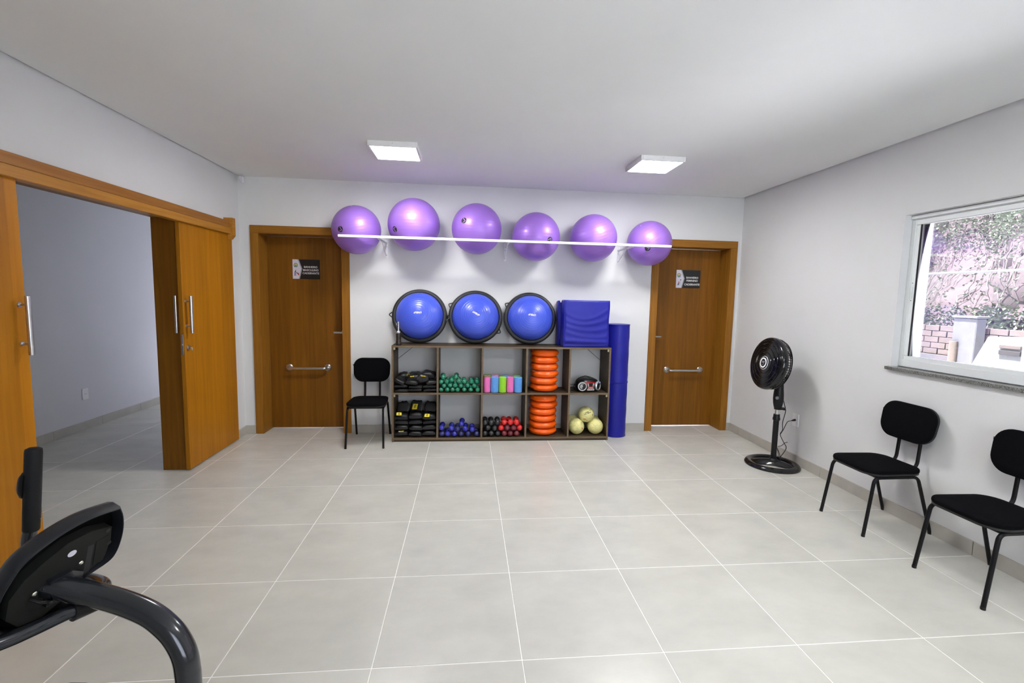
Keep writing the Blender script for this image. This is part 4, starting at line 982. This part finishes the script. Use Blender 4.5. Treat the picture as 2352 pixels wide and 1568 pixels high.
part('plug', MB().tube([(4.512, -0.874, 0.402), (4.531, -0.867, 0.403), (4.554, -0.859, 0.404), (4.566, -0.856, 0.404)], [.004, .008, .0105, .009], 12), M_BLACK, cord, 'black mains plug')
part('cord_tail', MB().tube(catmull([(4.371, -0.919, 0.178), (4.406, -0.912, 0.182), (4.435, -0.910, 0.205), (4.465, -0.907, 0.212)], 6), .0028, 7), M_BLACK, cord)
part('cord_loop', MB().tube(catmull([(4.365, -0.916, 0.155), (4.382, -0.917, 0.100), (4.399, -0.916, 0.050)], 6), .0026, 7).tube(catmull([(4.365, -0.908, 0.165), (4.392, -0.912, 0.110), (4.411, -0.913, 0.050)], 6), .0026, 7), M_BLACK, cord)

# ------------------------------------------------------------------ wall fittings
def outlet(x, y, z, sx, w, h, label):
    o = thing('wall_outlet', (x, y, z), label, 'outlet', 'white wall outlets')
    M = frame((sx, 0, 0), loc=(x, y, z))
    part('cover_plate', pad(rrect(w, h, .008, 4), M, .008, .003), M_WHITE, o)
    part('socket', MB().prism(rrect(.034, .024, .006, 3), M, .006, .0092), M_WHITE, o)
    h_ = MB()
    for dx in (-.0095, 0, .0095): h_.prism(disc2(.0024, 8, dx, 0), M, .0092, .0094)
    part('pin_hole', h_, M_INK, o)
outlet(XR, -.856, .403, -1, .074, .118, 'white wall outlet with the fan plugged in')
outlet(XIN, .405, .372, 1, .074, .118, 'white wall outlet in the next room, seen through the doorway')
ms = thing('motion_sensor', (-.655, .155, 2.56), 'small white motion sensor in the ceiling corner', 'sensor')
part('sensor_body', MB().box((-.672, .125, 2.525), (-.630, .165, 2.585), .006), M_WHITE, ms)
part('lens', MB().lathe([(0, .012), (.010, .010), (.016, .004), (.017, 0), (0, 0)], 16, frame((.5,-.85,-.15), loc=(-.649, .127, 2.548)), 1, 1.3), M_SIGNW, ms)
part('mount', MB().tube([(-.651, .160, 2.575), (-.655, .188, 2.590)], .008, 8), M_WHITE, ms)

# ------------------------------------------------------------------ exercise bike (rider sits beyond the left edge of the view)
bk = thing('exercise_bike', (.908, -3.651, 0), 'dark grey exercise bike seen from behind its console', 'exercise bike')
post = part('console_post', MB().tube(catmull([(.600, -3.640, .795), (.633, -3.635, .784), (.664, -3.630, .769), (.698, -3.624, .754), (.742, -3.624, .738), (.785, -3.626, .720), (.820, -3.630, .703), (.849, -3.636, .684), (.874, -3.641, .660), (.892, -3.645, .632), (.903, -3.649, .607), (.908, -3.651, .575), (.910, -3.652, .53), (.911, -3.652, .30), (.911, -3.652, .12)], 6), .0268, 24), M_BIKE, bk, 'bent graphite tube')
part('base_beam', MB().tube([(1.05, -3.652, .10), (-.15, -3.652, .10)], .03, 14), M_BIKE, bk)
for x in (1.05, -.15):
    st = part('stabilizer', MB().tube([(x, -3.92, .035), (x, -3.38, .035)], .03, 14), M_BIKE, bk)
    part('upright', MB().tube([(x, -3.652, .035), (x, -3.652, .11)], .024, 12), M_BIKE, st)
    for y in (-3.93, -3.37): part('end_cap', MB().tube([(x, y-.02, .034), (x, y+.02, .034)], .034, 14), M_BLACK, st)
part('flywheel_cover', MB().lathe([(0, -.06), (.17, -.055), (.205, -.04), (.215, 0), (.205, .04), (.17, .055), (0, .06)], 40, frame((0,1,0), loc=(.62, -3.652, .32))), M_BLACK, bk)
sp = part('seat_post', MB().tube([(.02, -3.652, .11), (-.13, -3.652, .78)], .024, 14), M_BIKE, bk)
part('saddle', MB().grid(lambda u, v: (-.13 + .14*math.cos(6.2832*u)*math.sin(math.pi*v), -3.652 + (.06 + .05*(.5-.5*math.cos(6.2832*u)))*math.sin(6.2832*u)*math.sin(math.pi*v)*1.2, .80 + .035*math.cos(math.pi*v)), 28, 10, wrap=True), M_BLACK, sp)
for s in (-1, 1):
    cr = part('crank', MB().tube([(.45, -3.652+s*.07, .30), (.45+s*.10, -3.652+s*.075, .30-s*.12)], .010, 10), M_STEEL, bk)
    part('pedal', MB().box((.45+s*.10-.045, -3.652+s*.13-.045, .30-s*.12-.012), (.45+s*.10+.045, -3.652+s*.13+.045, .30-s*.12+.012), .006), M_BLACK, cr)
part('axle', MB().tube([(.45, -3.73, .30), (.45, -3.575, .30)], .012, 10), M_STEEL, bk)
# handlebar: far grip, loop under the console, near grip
hb = part('handlebar', MB().tube(catmull([(.424, -3.452, .866), (.416, -3.461, .797), (.439, -3.469, .742), (.525, -3.482, .716), (.600, -3.503, .716), (.648, -3.535, .722), (.668, -3.575, .724), (.676, -3.612, .722), (.655, -3.645, .728), (.618, -3.685, .722), (.592, -3.721, .722), (.569, -3.755, .730), (.532, -3.790, .752), (.510, -3.810, .795), (.500, -3.822, .866)], 7), .0158, 16), M_BIKE, bk, 'graphite loop handlebar')
for (a, b) in (((.427, -3.438, 1.052), (.421, -3.457, .832)), ((.505, -3.820, 1.052), (.500, -3.822, .832))):
    A, Bv = Vector(a), Vector(b); d = (A-Bv).normalized()
    g = part('grip', MB().tube([Bv, Bv + d*.004, Bv + d*.05, A - d*.012, A - d*.004, A], [.0155, .0175, .018, .018, .017, .010], 20), M_FOAMG, hb, 'black foam grip')
    p0 = Bv + (A-Bv)*.56
    part('pulse_sensor', MB().lathe([(0, .014), (.02, .012), (.030, .006), (.032, 0), (0, 0)], 24, frame((-.85, -.35, .1), loc=p0 + Vector((-.014, -.006, 0))), .55, 1.15), M_BLACK, g, 'oval black pulse sensor')
# console
cn_ = Vector((.904, -.302, -.302)); cw = Vector((.317, .949, 0)); chh = Vector((.286, -.096, .953)); c0 = Vector((.634, -3.624, .795))
CM = Matrix.Identity(4)
for i in range(3): CM[i][0], CM[i][1], CM[i][2], CM[i][3] = cw[i], chh[i], cn_[i], c0[i]
outl = [(.101,.140),(.112,.112),(.119,.075),(.119,.036),(.112,.003),(.096,-.014),(.046,-.028),(.034,-.06),(.015,-.092),(-.04,-.104),(-.085,-.093),(-.115,-.06),(-.125,-.01),(-.121,.03),(-.109,.064),(-.089,.099),(-.051,.124),(-.008,.14),(.04,.146)]
outl = [tuple(p[:2]) for p in catmull([(x, y, 0) for x, y in outl] + [(*outl[0], 0)], 4)][:-1]
ctr = (sum(p[0] for p in outl)/len(outl), sum(p[1] for p in outl)/len(outl))
def off(poly, k, d=0.0):
    return [(ctr[0] + (x-ctr[0])*k, ctr[1] + (y-ctr[1])*k) for x, y in poly]
rings = [(.992, 0.0), (1.0, -.002), (1.012, -.006), (1.018, -.030), (.99, -.042), (.90, -.050), (.5, -.054)]
def shell():
    mb = MB(); n = len(outl); vs = []
    L = [(.93, -.034), (.965, -.034), (.972, -.002), (.978, .0)] + rings
    for k, z in L: vs += [CM @ Vector((x, y, z)) for x, y in off(outl, k)]
    fs = []
    for j in range(len(L)-1):
        for i in range(n): fs.append((j*n+i, j*n+(i+1) % n, (j+1)*n+(i+1) % n, (j+1)*n+i))
    fs.append(tuple((len(L)-1)*n + i for i in range(n))); fs.append(tuple(range(n))[::-1])
    return mb.add(vs, fs)
cs = part('console', shell(), M_CONS, bk, 'dark oval console shell', angle=50)
inner = [(-.0777,.0459),(-.0442,.0717),(-.0019,.095),(.047,.100),(.093,.0876),(.097,.0482),(.090,.004),(.0515,-.0215),(.02,-.06),(-.03,-.085),(-.075,-.075),(-.100,-.04),(-.100,.01)]
part('recess', MB().prism(off(outl, .966), CM, -.0335, -.0325), mat('matt_black', (.003,.003,.003), .8, spec=.05), cs, 'black recess behind the rim')
part('back_plate', MB().prism(inner, CM, -.033, -.008), M_CONSB, cs)
part('battery_door', MB().prism([(.0614,.0635),(.0885,.066),(.0865,-.004),(.0635,-.0067)], CM, -.008, -.0066), M_CONSB, cs)
part('slot', MB().prism([(.0445,.0586),(.0572,.0575),(.0575,-.0200),(.0446,-.0214)], CM, -.0082, -.0076), M_INK, cs, 'black recess')
part('sticker', MB().prism(disc2(.0092, 20, .0104, .060, .85), CM, -.008, -.0074), M_SIGNW, cs, 'small pale oval sticker')
for x, y in ((.0353,.0182), (-.016,.005), (-.0157,-.0315), (-.0569,.0007)):
    part('screw', MB().lathe([(0, .0025), (.003, .0022), (.0050, .001), (.0055, 0), (0, 0)], 14, CM @ Matrix.Translation((x, y, -.008 + (.006 if x < 0 else 0)))), M_CHROME, cs, 'bright screw')
for x, y in ((.0855,.0802), (.0939,.0404), (.0797,-.0013)):
    part('screw_well', MB().prism(disc2(.0055, 14, x, y), CM, -.008, -.0073), M_INK, cs, 'black screw well')
part('mount_bracket', MB().prism([(-.034,-.05),(.030,-.055),(.036,.0),(.010,.020),(-.034,.018)], CM, -.010, .004), M_BIKE, cs)
part('cable', MB().tube(catmull([CM @ Vector(p) for p in ((-.062,-.012,-.006), (-.052,-.018,.012), (-.036,-.026,.014), (-.026,-.040,.004))], 5), .0035, 8), M_BLACK, cs)
part('bar_clamp', MB().tube([(.677, -3.600, .723), (.657, -3.643, .728)], .023, 16), M_BLACK, bk, 'black bar clamp under the post')

# ------------------------------------------------------------------ outside the window
struct('ground_outside', MB().box((XR+.22, -14, -.5), (12, 16, -.12)), mat('pale_soil', (.72, .71, .75), .9, var=.15, scale=3), 'pale ground outside the window', 'ground')
struct('sky_blocker', MB().box((-9, 6.4, -.2), (6, 6.6, 3.4)), mat('sky_blocker_dark', (.13, .12, .125), .9, var=.1), 'unseen dark wall added to dim daylight entering the next room', 'wall')  # unseen wall added to block low sky light from the next room
hl = MB(); rd = random.Random(3)
hgt = {}
def hill(u, v):
    y = -10 + 24*u; z = -.2 + 6.5*v; i, j = round(u*80), round(v*44)
    return (10.2 + .38*z + .25*math.sin(y*1.3+z) + .16*math.sin(y*4.1-2*z) + rd.uniform(-.09, .09), y, z)
struct('hillside', hl.grid(hill, 80, 44), mat('reddish_earth', (.046, .032, .038), .95, var=.3, scale=4, bump=.5, bump_scale=8), 'reddish earth cutting rising behind the brick wall', 'hillside')
iv = MB(); rd = random.Random(5)
def leaf(c, s, q, u2):
    a = Vector((math.cos(q)*.5, math.sin(q), u2)).normalized(); b = a.cross(Vector((1, .3, .5))).normalized(); c = Vector(c); nrm = a.cross(b)
    iv.add([c - a*s, c - b*s*.55 + nrm*s*.2, c + a*s, c + b*s*.55 + nrm*s*.2], [(0, 1, 2), (0, 2, 3)])
def hx(y, z): return 10.2 + .38*z + .25*math.sin(y*1.3+z) + .16*math.sin(y*4.1-2*z)
for _ in range(11000):
    y = rd.uniform(.2, 5.2); z = rd.choice((rd.uniform(2.5, 4.2), rd.uniform(2.7, 4.0), rd.uniform(.9, 1.5), rd.uniform(1.0, 4.0)))
    if rd.random() < .45 or z > 2.6 or z < 1.45: leaf((hx(y, z) - rd.uniform(.05, .35), y, z), rd.uniform(.018, .042), rd.uniform(0, 6.28), rd.uniform(-.6, .6))
solo('ivy_foliage', iv, mat('ivy_green', (.085, .10, .07), .7, var=.4, scale=9), 'pale green ivy spilling over the earth cutting outside', 'foliage', kind='stuff')
rt = MB()
for _ in range(110):
    y = rd.uniform(.6, 4.8); z = rd.uniform(1.8, 3.8); pts = []
    for k in range(7): pts.append((hx(y, z) - .12, y, z)); y += rd.uniform(-.09, .09); z -= rd.uniform(.05, .2)
    rt.tube(catmull(pts, 3), rd.uniform(.003, .007), 4, cap=False)
solo('hanging_roots', rt, mat('pale_roots', (.062, .054, .056), .9, var=.2), 'pale dry roots hanging down the earth cutting', 'roots', kind='stuff')
bw = thing('brick_wall', (9.0, 1.6, 0), 'low pinkish brick boundary wall outside the window', 'wall', kind='structure')
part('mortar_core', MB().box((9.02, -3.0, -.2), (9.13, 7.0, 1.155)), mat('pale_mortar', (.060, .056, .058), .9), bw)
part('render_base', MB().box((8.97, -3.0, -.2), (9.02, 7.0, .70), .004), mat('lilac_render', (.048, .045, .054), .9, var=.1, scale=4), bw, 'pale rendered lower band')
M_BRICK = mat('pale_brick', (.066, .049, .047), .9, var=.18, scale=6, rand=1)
mbk = MB().box((0, -.112, -.042), (.03, .112, .042), .004).mesh('brick', M_BRICK)
for rowi in range(5):
    for k in range(18):
        o = bpy.data.objects.new('brick', mbk); COL.objects.link(o); o.parent = bw
        o.location = (9.0 + random.uniform(-.005, .004) - 9.0, -.35 + .236*k + (.118 if rowi % 2 else 0) - 1.6, .75 + .092*rowi)
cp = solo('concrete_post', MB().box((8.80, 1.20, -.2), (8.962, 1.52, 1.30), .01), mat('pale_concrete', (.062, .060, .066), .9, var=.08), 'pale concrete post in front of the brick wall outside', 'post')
part('orange_pipe', MB().tube([(8.77, 1.46, -.15), (8.77, 1.46, .95)], .05, 14), mat('faded_orange_pipe', (.066, .050, .040), .6), cp, 'faded orange pipe')
part('post_cap', MB().box((8.78, 1.18, 1.30), (8.962, 1.54, 1.335), .008), MATS['pale_concrete'], cp)
ww = thing('masonry_block', (6.4, -.3, 0), 'white painted sloping masonry block outside with a small opening', 'wall')
Mw = Matrix(((0,0,1,0),(1,0,0,0),(0,1,0,0),(0,0,0,1)))
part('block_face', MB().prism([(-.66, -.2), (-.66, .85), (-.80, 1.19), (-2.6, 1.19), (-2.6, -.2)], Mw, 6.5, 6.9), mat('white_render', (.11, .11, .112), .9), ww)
part('brick_opening', MB().box((6.485, -1.08, 1.095), (6.51, -.91, 1.125), .002), M_BRICK, ww, 'brick showing in the opening')
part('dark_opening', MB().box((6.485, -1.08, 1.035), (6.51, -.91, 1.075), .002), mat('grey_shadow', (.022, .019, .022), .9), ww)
ld = thing('wooden_ladder', (9.9, 2.0, 1.0), 'faded wooden ladder leaning on the earth cutting outside', 'ladder')
for k in range(7):
    z = 1.35 + .155*k; part('rung', MB().tube([(10.33 + .42*(z-1), 1.82, z), (10.33 + .42*(z-1), 2.22, z)], .013, 8), mat('orange_wood', (.066, .046, .034), .7), ld)
for y in (1.82, 2.22): part('rail', MB().tube([(10.16, y, .90), (10.75, y, 2.45)], .014, 8), mat('grey_wood', (.05, .042, .042), .8), ld)
pln = solo('pale_line', MB().tube(catmull([(8.9, 6.0, 2.02), (8.9, 3.0, 1.985), (8.9, 1.0, 1.97), (8.9, -2.0, 1.98)], 6), .018, 8), mat('pale_line_white', (.07, .07, .07), .6), 'thin pale line running across outside the window', 'cable')  # pale tube drawn as a thin horizontal line beyond the glass
for y in (6.0, -2.0): part('line_pole', MB().tube([(8.9, y, -.2), (8.9, y, 2.1)], .04, 10), MATS['pale_concrete'], pln)
